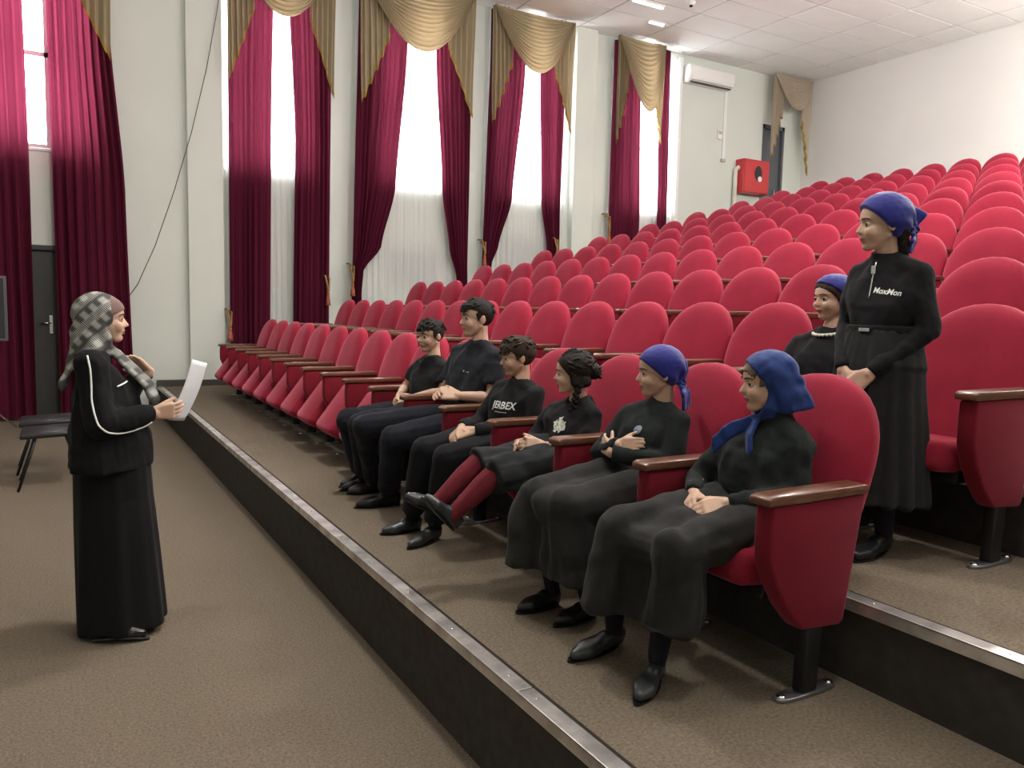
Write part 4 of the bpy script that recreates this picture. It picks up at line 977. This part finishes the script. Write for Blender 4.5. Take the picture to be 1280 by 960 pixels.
# dark tousled hair with a braid over the shoulder
f, s, u = head_frame(J); h = J['hh']; V = Vol(); r_ = random.Random(9)
V.ell(p.P(-0.07, 0, 0.13), (f, s, u), (0.475*h, 0.415*h, 0.425*h), [(p.P(0.30, 0, 0.25), (f*0.80-u*0.6).normalized())])
V.hull([(p.P(0.02, 0.33, 0.05), 0.08*h), (p.P(-0.02, 0.34, -0.22), 0.08*h), (p.P(-0.3, 0.2, -0.2), 0.14*h), (p.P(-0.3, -0.2, -0.2), 0.14*h), (p.P(-0.02, -0.34, -0.22), 0.08*h)])
V.ell(p.P(-0.52, 0.0, 0.02), (f, s, u), (0.16*h, 0.2*h, 0.2*h))
for i in range(80):
    th = r_.uniform(0, 2*pi); ph = r_.uniform(0.2, 1.6); d = f*math.cos(th)*math.sin(ph)+s*math.sin(th)*math.sin(ph)+u*math.cos(ph)
    if d.dot(f) > 0.45 and d.dot(u) < 0.62: continue
    pt = p.P(-0.07, 0, 0.13)+f*d.dot(f)*0.46*h+s*d.dot(s)*0.4*h+u*d.dot(u)*0.41*h; fl_ = (-f+s*r_.uniform(-.7, .7)+u*r_.uniform(-.5, .5)); fl_ = (fl_-d*fl_.dot(d)).normalized()
    V.cap(pt, pt+fl_*0.16*h+d*0.03*h, 0.032*h, 0.014*h)
for i in range(14):
    a0 = p.P(-0.52, r_.uniform(-.1, .1), 0.05); V.cap(a0, a0+(-f*r_.uniform(0.6, 1)+u*r_.uniform(-1.2, .5)+s*r_.uniform(-.6, .6))*0.22*h, 0.05*h, 0.008*h)
br = [p.P(-0.12, 0.33, -0.30), p.P(-0.05, 0.36, -0.52), p.P(0.02, 0.34, -0.75), p.P(0.10, 0.30, -0.98), p.P(0.16, 0.27, -1.15)]
for i in range(16):
    t = i/15*(len(br)-1); k = min(int(t), len(br)-2); q = br[k].lerp(br[k+1], t-k); sw_ = 0.035*h*(1 if i % 2 else -1)
    V.ell(q+f*sw_, ((f+u*0.5*(1 if i % 2 else -1)).normalized(), s, (u-f*0.5*(1 if i % 2 else -1)).normalized()), (0.075*h*(1-0.02*i), 0.06*h*(1-0.02*i), 0.055*h))
p.part('hair', V.mesh('hair', 0.0036, 1), HAIRD)
# floral print on the chest
bm = bmesh.new(); r_ = random.Random(3)
for cx, cy, rr in ((0, 0, 0.022), (0, 0.022, 0.022), (0.026, 0.010, 0.018), (-0.024, 0.008, 0.019), (0.012, -0.014, 0.018), (-0.014, -0.016, 0.018), (0.034, -0.008, 0.012)):
    vs = [bm.verts.new((cx+rr*(0.75+0.25*math.cos(5*a*pi/10+cx*90))*math.cos(a*pi/10), cy+rr*(0.75+0.25*math.cos(5*a*pi/10+cx*90))*math.sin(a*pi/10), 0)) for a in range(20)]; bm.faces.new(vs)
bmesh.ops.triangulate(bm, faces=bm.faces[:])
me = bpy.data.meshes.new('print'); bm.to_mesh(me); bm.free()
p.decal(me, (1.97, 2.94, 1.045), (0, -1, 0), (0, 0, 1), mat('floral_print', (0.62, 0.62, 0.55), 0.7, var=0.55, scale=70), 'chest_print')

# --- boy in the printed sweatshirt
J = dict(base=(2.05, 3.505, Z1), s=1.02, fwd=FWD, head=(2.075, 3.51, 1.318), face=(-0.95, 0.30, -0.13), hh=0.205, neck=(2.095, 3.50, 1.185),
         shL=(2.105, 3.375, 1.135), shR=(2.06, 3.635, 1.140), elL=(2.06, 3.33, 0.970), elR=(1.95, 3.69, 0.965), wrL=(1.80, 3.455, 0.955), wrR=(1.79, 3.575, 0.955),
         hipL=(2.06, 3.415, 0.905), hipR=(2.06, 3.595, 0.905), knL=(1.63, 3.41, 0.840), knR=(1.61, 3.61, 0.848), anL=(1.64, 3.565, 0.475), anR=(1.60, 3.76, 0.47),
         hlL=(1.665, 3.585, 0.412), teL=(1.475, 3.49, 0.407), hlR=(1.635, 3.77, 0.41), teR=(1.445, 3.775, 0.407))
J['hands'] = lap_hands(J['wrL'], J['wrR'], 0.15)
p = Person(J, 'seated boy with tousled hair in black sweatshirt with white lettering', skin=SKIN2)
p.top('sweatshirt', F_BLACK, 'long', infl=1.08, seed=41, amp=0.005); p.trousers('trousers', F_TROUS, 42); p.legs('sock', F_STOCK, (0.05, 0.045, 0.034)); p.shoes(SHOE)
p.hair_short(HAIRB, 4, fringe=0.17, puff=1.05, lift=0.05)
p.decal(text_mesh('JERBEX', 0.052, 0.0012, 0.15), (1.96, 3.475, 1.072), (0.0, -1, 0.02), (0, 0, 1), M_['white_print'], 'chest_lettering')
bm = bmesh.new()
for i in range(9): box_bm(bm, (-0.05+i*0.0105, -0.0016, 0), (-0.042+i*0.0105, 0.0016, 0.0))
bmesh.ops.remove_doubles(bm, verts=bm.verts, dist=1e-6)
me = bpy.data.meshes.new('underline'); bm.to_mesh(me); bm.free(); p.decal(me, (1.96, 3.485, 1.038), (0, -1, 0.02), (0, 0, 1), M_['white_print'], 'small_print')

# --- tall boy
J = dict(base=(2.08, 4.06, Z1), s=1.15, fwd=FWD, head=(2.12, 4.062, 1.508), face=(-1.0, 0.14, -0.04), hh=0.225, neck=(2.145, 4.06, 1.360),
         shL=(2.165, 3.905, 1.295), shR=(2.10, 4.215, 1.300), elL=(2.12, 3.855, 1.065), elR=(2.02, 4.275, 1.055), wrL=(1.965, 3.975, 1.070), wrR=(1.955, 4.140, 1.070),
         hipL=(2.08, 3.96, 0.915), hipR=(2.08, 4.16, 0.915), knL=(1.615, 4.06, 0.835), knR=(1.565, 4.38, 0.860), anL=(1.69, 4.32, 0.475), anR=(1.73, 4.66, 0.475),
         hlL=(1.735, 4.32, 0.414), teL=(1.505, 4.355, 0.407), hlR=(1.775, 4.68, 0.412), teR=(1.57, 4.69, 0.407))
J['hands'] = [dict(w=J['wrL'], d=(-0.75, 0.65, 0.10), n=(0.2, 0.6, -0.5), side=-1, L=0.175, curl=0.55), dict(w=J['wrR'], d=(-0.75, -0.65, 0.12), n=(0.2, -0.6, -0.5), side=1, L=0.175, curl=0.55)]
p = Person(J, 'tallest seated boy in charcoal T-shirt with clasped hands', skin=SKIN)
p.top('t_shirt', F_NAVY, 'short', infl=1.02, seed=51, amp=0.005); p.trousers('trousers', F_TROUS2, 52); p.legs('sock', F_STOCK, (0.05, 0.045, 0.034)); p.shoes(SHOEB)
p.hair_short(HAIRD, 6, fringe=0.24, puff=1.0, locks=120)
bm = bmesh.new(); box_bm(bm, (-0.028, -0.004, 0), (-0.020, 0.007, 0)); box_bm(bm, (-0.008, -0.006, 0), (0.030, 0.000, 0)); bmesh.ops.remove_doubles(bm, verts=bm.verts, dist=1e-6)
bmesh.ops.subdivide_edges(bm, edges=bm.edges[:], cuts=2, use_grid_fill=True)
me = bpy.data.meshes.new('chest_mark'); bm.to_mesh(me); bm.free(); p.decal(me, (2.0, 4.00, 1.205), (0, -1, 0), (0, 0, 1), mat('grey_print', (0.3, 0.3, 0.33), 0.6), 'chest_mark')

# --- boy farthest left
J = dict(base=(2.05, 4.61, Z1), s=1.0, fwd=FWD, head=(2.075, 4.612, 1.383), face=(-0.97, -0.22, -0.10), hh=0.208, neck=(2.10, 4.61, 1.240),
         shL=(2.13, 4.485, 1.185), shR=(2.075, 4.735, 1.195), elL=(2.09, 4.44, 1.045), elR=(1.975, 4.79, 1.030), wrL=(1.925, 4.56, 0.995), wrR=(1.905, 4.68, 1.015),
         hipL=(2.06, 4.525, 0.905), hipR=(2.06, 4.70, 0.905), knL=(1.585, 4.56, 0.845), knR=(1.565, 4.73, 0.850), anL=(1.70, 4.79, 0.475), anR=(1.72, 4.92, 0.475),
         hlL=(1.735, 4.80, 0.41), teL=(1.56, 4.80, 0.407), hlR=(1.755, 4.94, 0.41), teR=(1.585, 4.90, 0.407))
J['hands'] = [dict(w=J['wrL'], d=(-0.75, 0.6, -0.15), n=(0.1, 0.6, -0.6), side=-1, L=0.15, curl=0.5), dict(w=J['wrR'], d=(-0.45, -0.3, -0.75), n=(0.4, -0.6, -0.2), side=1, L=0.15, curl=0.4)]
p = Person(J, 'short-haired seated boy farthest left in black T-shirt', skin=SKIN2)
p.top('t_shirt', F_BLACK, 'short', infl=1.04, seed=61, amp=0.004); p.trousers('trousers', F_TROUS2, 62); p.legs('sock', F_STOCK, (0.05, 0.045, 0.034)); p.shoes(SHOEB)
p.hair_short(HAIRD, 8, fringe=0.22, puff=1.0, lift=0.04)

# --- girl with the bead collar, second row
J = dict(base=(3.06, 2.41, Z2), s=0.98, fwd=FWD, ears=0, head=(3.11, 2.412, 1.650), face=(-0.96, 0.27, -0.08), hh=0.205, neck=(3.12, 2.41, 1.500),
         shL=(3.12, 2.285, 1.450), shR=(3.075, 2.540, 1.445), elL=(3.09, 2.24, 1.28), elR=(2.99, 2.59, 1.27), wrL=(2.86, 2.36, 1.235), wrR=(2.85, 2.47, 1.235),
         hipL=(3.07, 2.325, 1.178), hipR=(3.07, 2.495, 1.178), knL=(2.63, 2.33, 1.11), knR=(2.63, 2.50, 1.11), anL=(2.68, 2.33, 0.75), anR=(2.68, 2.50, 0.75),
         hlL=(2.70, 2.33, 0.684), teL=(2.53, 2.33, 0.68), hlR=(2.70, 2.50, 0.684), teR=(2.53, 2.50, 0.68))
J['hands'] = lap_hands(J['wrL'], J['wrR'], 0.14)
p = Person(J, 'girl seated in second row in blue kerchief and white bead collar')
p.top('black_blouse', F_BLACK, 'long', seed=71, amp=0.005); p.skirt_long('long_skirt', F_SKIRT, 0.86, 72); p.legs('stocking', F_STOCK); p.shoes(SHOEB)
bandana(p, F_BLUE, None, [([(-0.58, 0.1, -0.35), (-0.60, 0.1, -0.55)], [0.05, 0.07, 0.06])], (-0.47, 0.0, -0.2), seed=4, front=0.42, low=-0.15, puff=1.03)
f, s, u = head_frame(J); h = J['hh']; V = Vol()
V.ell(p.P(-0.05, 0, 0.13), (f, s, u), (0.455*h, 0.385*h, 0.40*h), [(p.P(0.36, 0, 0.27), (f*0.72-u*0.7).normalized())])
for k in (-1, 1): V.hull([(p.P(0.12, 0.33*k, 0.16), 0.03*h), (p.P(-0.02, 0.345*k, -0.16), 0.04*h), (p.P(-0.2, 0.3*k, -0.25), 0.07*h), (p.P(-0.2, 0.25*k, -0.55), 0.05*h)])
me = V.mesh('hair', 0.0045, 2); wrinkle(me, 0.0015, 160, 3, direction=s); p.part('hair', me, HAIRB)
bd = mat('pearl_beads', (0.75, 0.72, 0.60), 0.25, spec=0.6)
nk = V3(J['neck'])+V3(0, 0, 0.012)
col_ = tube('bead_collar', [nk+V3(-0.014+0.070*math.cos(a*pi/12), 0.070*math.sin(a*pi/12), -0.012+0.016*math.cos(a*pi/12)) - p.O for a in range(25)], 0.004, bd, p.o, 6)
bm = bmesh.new()
for a in range(26):
    q = nk+V3(-0.014+0.074*math.cos(a*2*pi/26), 0.074*math.sin(a*2*pi/26), -0.016+0.016*math.cos(a*2*pi/26))-p.O
    bmesh.ops.create_uvsphere(bm, u_segments=8, v_segments=6, radius=0.0075, matrix=Matrix.Translation(q))
o = link('beads', bm_mesh(bm, 'beads', True), bd, col_); o['kind'] = 'stuff'

# --- standing girl
J = dict(base=(2.74, 1.92, Z2), s=1.02, slim=0.5, fwd=FWD, head=(2.760, 1.937, 1.922), face=(-0.80, 0.56, -0.05), hh=0.21, neck=(2.80, 1.925, 1.795),
         shL=(2.80, 1.795, 1.735), shR=(2.81, 2.050, 1.740), elL=(2.81, 1.752, 1.52), elR=(2.80, 2.095, 1.53), wrL=(2.645, 1.868, 1.355), wrR=(2.645, 1.985, 1.360),
         hipL=(2.78, 1.85, 1.38), hipR=(2.78, 2.00, 1.38), knL=(2.75, 1.85, 1.03), knR=(2.75, 2.0, 1.03), anL=(2.76, 1.84, 0.745), anR=(2.74, 1.99, 0.745),
         hlL=(2.785, 1.85, 0.684), teL=(2.565, 1.82, 0.681), hlR=(2.77, 1.99, 0.684), teR=(2.57, 1.99, 0.681))
J['hands'] = [dict(w=J['wrL'], d=(-0.35, 0.65, -0.65), n=(0.8, 0.3, -0.2), side=-1, L=0.15, curl=0.45), dict(w=J['wrR'], d=(-0.25, -0.55, -0.75), n=(0.8, -0.3, -0.2), side=1, L=0.15, curl=0.45)]
p = Person(J, 'standing girl in royal blue kerchief, black zip top and long black skirt')
p.top('zip_top', F_BLACK, 'long', seed=81, amp=0.004, collar=0.035, hem=False)
V = Vol(); s_ = J['s']; b, l = body_dirs(J)
wc = V3(2.795, 1.925, 1.52); hc = V3(2.775, 1.925, 0.86)
V.cone(wc, V3(2.785, 1.925, 1.38), 0.112, 0.142, 1.30, l); V.cone(V3(2.785, 1.925, 1.39), hc, 0.142, 0.182, 1.24, l)
me = V.mesh('skirt', 0.008, 4)
q = get_co(me); n = get_no(me); ang = np.arctan2(q[:, 1]-1.925, q[:, 0]-2.785); t = np.clip((1.50-q[:, 2])/0.6, 0, 1)
set_co(me, q+n*((np.sin(ang*13+1.5*np.sin(ang*3))*0.5+np.sin(ang*23+2)*0.3)*(0.003+0.010*t))[:, None]); wrinkle(me, 0.003, 25, 83)
p.part('gathered_skirt', me, fab('black_skirt', (0.020, 0.020, 0.021), sheen=0.06))
V = Vol(); V.cone(wc+V3(0, 0, -0.012), wc+V3(0, 0, 0.018), 0.117, 0.115, 1.30, l); blt = p.part('belt', V.mesh('belt', 0.005, 1), fab('belt_fabric', (0.012, 0.012, 0.013)))
box('belt_clasp', V3(2.672, 1.90, 1.514)-p.O, V3(2.682, 1.945, 1.527)-p.O, M_['chrome'], blt)
p.legs('stocking', F_STOCK, (0.062, 0.048, 0.034)); p.shoes(SHOEB)
bandana(p, F_BLUE, (-0.74, 0.0, 0.16), [([(-0.56, 0.02, -0.32), (-0.50, 0.02, -0.50)], [0.09, 0.11, 0.08])], (-0.56, 0.0, -0.10), seed=6, front=0.35, low=-0.38, puff=1.10)
f, s, u = head_frame(J); h = J['hh']; V = Vol()
V.hull([(p.P(-0.30, 0.18, -0.15), 0.12*h), (p.P(-0.30, -0.18, -0.15), 0.12*h), (p.P(-0.36, 0.1, -0.62), 0.09*h), (p.P(-0.36, -0.1, -0.62), 0.09*h)])
me = V.mesh('hair', 0.005, 2); wrinkle(me, 0.002, 130, 3, direction=s); p.part('hair', me, HAIRD)
p.decal(text_mesh('MoxMon', 0.030, 0.0007, 0.12), (2.69, 1.862, 1.665), (0.05, -1, -0.12), (0, 0, 1), M_['white_print'], 'chest_lettering')
bv = BVHTree.FromObject(p.topo, bpy.context.evaluated_depsgraph_get())
zp = []
for i in range(9):
    q = V3(2.5, 1.930, 1.785-0.145*i/8)-p.O; hit = bv.ray_cast(q, V3(1, 0, 0), 1.0)
    if hit[0] is not None: zp.append(hit[0]+V3(-0.002, 0, 0))
zo = tube('zip', zp, 0.0035, M_['chrome'], p.o, 6); box('zip_pull', zp[2]+V3(-0.008, -0.009, -0.016), zp[2]+V3(-0.001, 0.009, 0.016), M_['chrome'], zo, bev=0.002)

# --- the woman with the sheet of paper
J = dict(base=(0.22, 4.10, 0.0), s=1.28, fwd=(1, 0, 0), ears=0, head=(0.195, 4.10, 1.475), face=(1.0, -0.02, 0.0), hh=0.225, neck=(0.155, 4.10, 1.315),
         shR=(0.135, 3.945, 1.265), shL=(0.14, 4.26, 1.265), elR=(0.165, 3.885, 1.015), elL=(0.24, 4.335, 1.06), wrR=(0.385, 3.945, 1.050), wrL=(0.395, 4.245, 1.215),
         hipL=(0.21, 4.15, 0.80), hipR=(0.21, 4.05, 0.80), knL=(0.23, 4.13, 0.42), knR=(0.22, 4.04, 0.42), anL=(0.24, 4.08, 0.10), anR=(0.16, 3.98, 0.10),
         hlR=(0.14, 3.95, 0.034), teR=(0.325, 3.885, 0.032), hlL=(0.22, 4.08, 0.034), teL=(0.395, 4.055, 0.032))
J['hands'] = [dict(w=J['wrR'], d=(0.95, 0.15, 0.05), n=(0.1, 0.9, 0.2), side=1, L=0.165, curl=0.55, tdir=(0.75, 0.25, 0.45)), dict(w=J['wrL'], d=(-0.72, -0.15, 0.62), n=(-0.35, -0.65, -0.6), side=-1, L=0.165, curl=0.35)]
p = Person(J, 'standing woman in grey checked headscarf and black tracksuit jacket reading from a sheet')
b, l = body_dirs(J); V = Vol()
shL, shR = V3(J['shL']), V3(J['shR'])
V.hull([(shL, 0.060), (shR, 0.060), (V3(0.15, 4.10, 1.29), 0.075)])
V.hull([(shL, 0.058), (shR, 0.058), (V3(0.17, 4.19, 1.08), 0.115), (V3(0.17, 4.01, 1.08), 0.115), (V3(0.23, 4.10, 1.10), 0.11)])
V.hull([(V3(0.17, 4.19, 1.08), 0.115), (V3(0.17, 4.01, 1.08), 0.115), (V3(0.24, 4.10, 1.08), 0.11), (V3(0.16, 4.20, 0.90), 0.125), (V3(0.16, 4.00, 0.90), 0.125), (V3(0.265, 4.10, 0.90), 0.125)])
V.hull([(V3(0.16, 4.20, 0.90), 0.127), (V3(0.16, 4.00, 0.90), 0.127), (V3(0.265, 4.10, 0.90), 0.127), (V3(0.165, 4.20, 0.75), 0.132), (V3(0.165, 4.00, 0.75), 0.132), (V3(0.275, 4.10, 0.75), 0.125)], [(V3(0, 0, 0.785), V3(0, 0, -1))])
for k in 'LR':
    sh, el, wr = (V3(J[n+k]) for n in ('sh', 'el', 'wr'))
    V.cap(sh, el, 0.070, 0.068); V.cap(el, el.lerp(wr, 0.7), 0.068, 0.050); V.cone(el.lerp(wr, 0.5), el.lerp(wr, 0.98), 0.054, 0.038)
me = V.mesh('velvet_jacket', 0.007, 4); wrinkle(me, 0.006, 24, 91); wrinkle(me, 0.002, 60, 92); p.topo = p.part('velvet_jacket', me, F_VELVET)
V = Vol()
V.cone((0.215, 4.10, 0.85), (0.22, 4.10, 0.60), 0.165, 0.172, 1.0, l); V.cone((0.22, 4.10, 0.62), (0.24, 4.06, 0.022), 0.172, 0.196, 1.02, l)
me = V.mesh('skirt', 0.009, 4)
q = get_co(me); n = get_no(me); ang = np.arctan2(q[:, 1]-4.08, q[:, 0]-0.23); t = np.clip((0.75-q[:, 2])/0.75, 0, 1)
set_co(me, q+n*((np.sin(ang*7+0.8)*0.6+np.sin(ang*12+2)*0.3)*(0.002+0.012*t))[:, None]); p.part('long_skirt', me, fab('black_velour_skirt', (0.007, 0.007, 0.007), sheen=0.04))
p.shoes(PATENT)
# grey checked headscarf
ck = bpy.data.materials.new('checked_scarf'); ck.use_nodes = True; nt = ck.node_tree; bs = nt.nodes['Principled BSDF']; bs.inputs['Roughness'].default_value = 0.85
tc = nt.nodes.new('ShaderNodeTexCoord'); mp = nt.nodes.new('ShaderNodeMapping'); mp.inputs['Rotation'].default_value = (0.3, 0.75, 0.2); nt.links.new(tc.outputs['Object'], mp.inputs[0])
def wave(scale, direction, dist, lo, hi):
    w = nt.nodes.new('ShaderNodeTexWave'); w.bands_direction = direction; w.inputs['Scale'].default_value = scale; w.inputs['Distortion'].default_value = dist; w.inputs['Detail'].default_value = 2
    nt.links.new(mp.outputs[0], w.inputs[0]); r = nt.nodes.new('ShaderNodeMapRange'); r.inputs['From Min'].default_value = lo; r.inputs['From Max'].default_value = hi; nt.links.new(w.outputs['Fac'], r.inputs[0]); return r.outputs[0]
def mth(op, a, b):
    n_ = nt.nodes.new('ShaderNodeMath'); n_.operation = op
    for i_, v_ in enumerate((a, b)):
        if isinstance(v_, float): n_.inputs[i_].default_value = v_
        else: nt.links.new(v_, n_.inputs[i_])
    return n_.outputs[0]
big = mth('MULTIPLY', wave(6.0, 'X', 1.6, 0.2, 0.8), wave(5.0, 'Z', 1.6, 0.2, 0.7)); fine = mth('MULTIPLY', wave(40.0, 'X', 1.2, 0.3, 0.7), wave(4.0, 'Z', 2.0, 0.35, 0.65))
fac = mth('ADD', mth('MULTIPLY', big, 0.55), mth('MULTIPLY', fine, 0.62))
rp = nt.nodes.new('ShaderNodeValToRGB'); rp.color_ramp.elements[0].color = (0.055, 0.055, 0.052, 1); rp.color_ramp.elements[1].color = (0.50, 0.51, 0.47, 1); nt.links.new(fac, rp.inputs[0]); nt.links.new(rp.outputs[0], bs.inputs['Base Color'])
f, s, u = head_frame(J); h = J['hh']; V = Vol()
fc = (f*0.92-u*0.12).normalized()
V.ell(p.P(-0.10, 0, 0.12), (f, s, u), (0.50*h, 0.43*h, 0.45*h), [(p.P(0.20, 0, 0.1), fc)])
V.hull([(p.P(-0.2, 0.25, 0.1), 0.2*h), (p.P(-0.2, -0.25, 0.1), 0.2*h), (p.P(-0.42, 0.15, -0.25), 0.2*h), (p.P(-0.42, -0.15, -0.25), 0.2*h), (p.P(0.06, 0.26, -0.42), 0.09*h), (p.P(0.06, -0.26, -0.42), 0.09*h), (p.P(-0.40, 0.38, -0.72), 0.10*h), (p.P(-0.40, -0.38, -0.72), 0.10*h), (p.P(0.05, 0.22, -0.66), 0.1*h), (p.P(0.05, -0.22, -0.66), 0.1*h)], [(p.P(0.20, 0, 0.1), (f*0.98+u*0.1).normalized())])
V.hull([(p.P(0.05, 0.2, -0.55), 0.09*h), (p.P(0.05, -0.2, -0.55), 0.09*h), (p.P(0.22, 0.05, -0.70), 0.07*h), (p.P(0.22, -0.08, -0.70), 0.07*h), (p.P(0.45, 0.0, -1.0), 0.06*h)])
V.hull([(p.P(-0.34, 0.2, 0.12), 0.20*h), (p.P(-0.34, -0.2, 0.12), 0.20*h), (p.P(-0.50, 0.30, -0.70), 0.13*h), (p.P(-0.50, -0.30, -0.70), 0.13*h), (p.P(-0.2, -0.52, -0.80), 0.08*h), (p.P(-0.2, 0.52, -0.80), 0.08*h), (p.P(0.05, -0.25, -0.45), 0.08*h), (p.P(0.05, 0.25, -0.45), 0.08*h)])
# drape over the near shoulder and down the back
V.hull([(p.P(-0.3, -0.35, -0.70), 0.12*h), (p.P(-0.25, -0.68, -0.92), 0.05*h), (p.P(-0.52, -0.55, -1.0), 0.05*h), (p.P(-0.55, -0.2, -0.8), 0.1*h)])
V.hull([(p.P(-0.55, -0.3, -0.75), 0.10*h), (p.P(-0.55, 0.3, -0.75), 0.10*h), (p.P(-0.78, -0.42, -1.35), 0.05*h), (p.P(-0.70, 0.3, -1.25), 0.05*h)])
V.hull([(p.P(-0.3, 0.35, -0.70), 0.12*h), (p.P(-0.2, 0.68, -0.95), 0.05*h), (p.P(-0.52, 0.5, -1.0), 0.05*h)])
# front tail
p.strip(V, [p.P(0.20, -0.12, -0.66), p.P(0.50, -0.16, -1.00), p.P(0.78, -0.12, -1.32), p.P(0.93, -0.10, -1.68), p.P(0.90, -0.10, -1.80)], [0.06, 0.075, 0.075, 0.06, 0.03], 0.010, (f*0.55+s*0.8).normalized())
me = V.mesh('headscarf', 0.006, 4); wrinkle(me, 0.004, 30, 95, direction=(1, 0.2, 0.6)); p.part('headscarf', me, ck)
V = Vol(); V.ell(p.P(-0.04, 0, 0.14), (f, s, u), (0.455*h, 0.38*h, 0.385*h), [(p.P(0.38, 0, 0.21), (f*0.5-u*0.87).normalized()), (p.P(0.05, 0, 0), -f)])
p.part('under_cap', V.mesh('under_cap', 0.005, 1), fab('mauve_under_cap', (0.20, 0.13, 0.12)))
# white piping on sleeve and chest
bv = BVHTree.FromObject(p.topo, bpy.context.evaluated_depsgraph_get()); wp = M_['white_print']
def pipe(pts, name):
    out = []
    for x, z in pts:
        hit = bv.ray_cast(V3(x, 3.4, z)-p.O, V3(0, 1, 0), 1.5)
        if hit[0] is not None: out.append(hit[0]+V3(0, -0.002, 0))
    # smooth
    for _ in range(2): out = [out[0]]+[(out[i-1]+out[i]*2+out[i+1])/4 for i in range(1, len(out)-1)]+[out[-1]]
    tube(name, out, 0.0042, wp, p.o, 6)
def dens(P, k=5):
    return [(P[i][0]+(P[i+1][0]-P[i][0])*j/k, P[i][1]+(P[i+1][1]-P[i][1])*j/k) for i in range(len(P)-1) for j in range(k)]+[P[-1]]
pipe(dens([(0.118, 1.32), (0.128, 1.26), (0.130, 1.19), (0.128, 1.13), (0.136, 1.075), (0.150, 1.02), (0.185, 0.985), (0.235, 0.972), (0.29, 0.978), (0.345, 0.995), (0.372, 1.012)]), 'white_piping')
pipe(dens([(0.235, 1.175), (0.275, 1.188), (0.305, 1.205), (0.318, 1.218)]), 'white_piping')
# the sheet of paper in her right hand
pc = V3(0.550, 4.065, 1.135); wv = V3(0.097, 0.185, -0.035); hv = V3(0.113, 0.0, 0.285)
def sheet(u_, v_):
    q = wv*(u_-0.5)+hv*(v_-0.5); nn = wv.cross(hv).normalized(); return q+nn*(0.012*math.sin(pi*v_)+0.006*math.sin(pi*u_))
me = grid_mesh('paper_sheet', sheet, 9, 13); o = link('paper_sheet', me, M_['paper'], None, pc); tag(o, 'white paper sheet held in the woman\'s right hand', 'paper')
sol = o.modifiers.new('thickness', 'SOLIDIFY'); sol.thickness = 0.0006
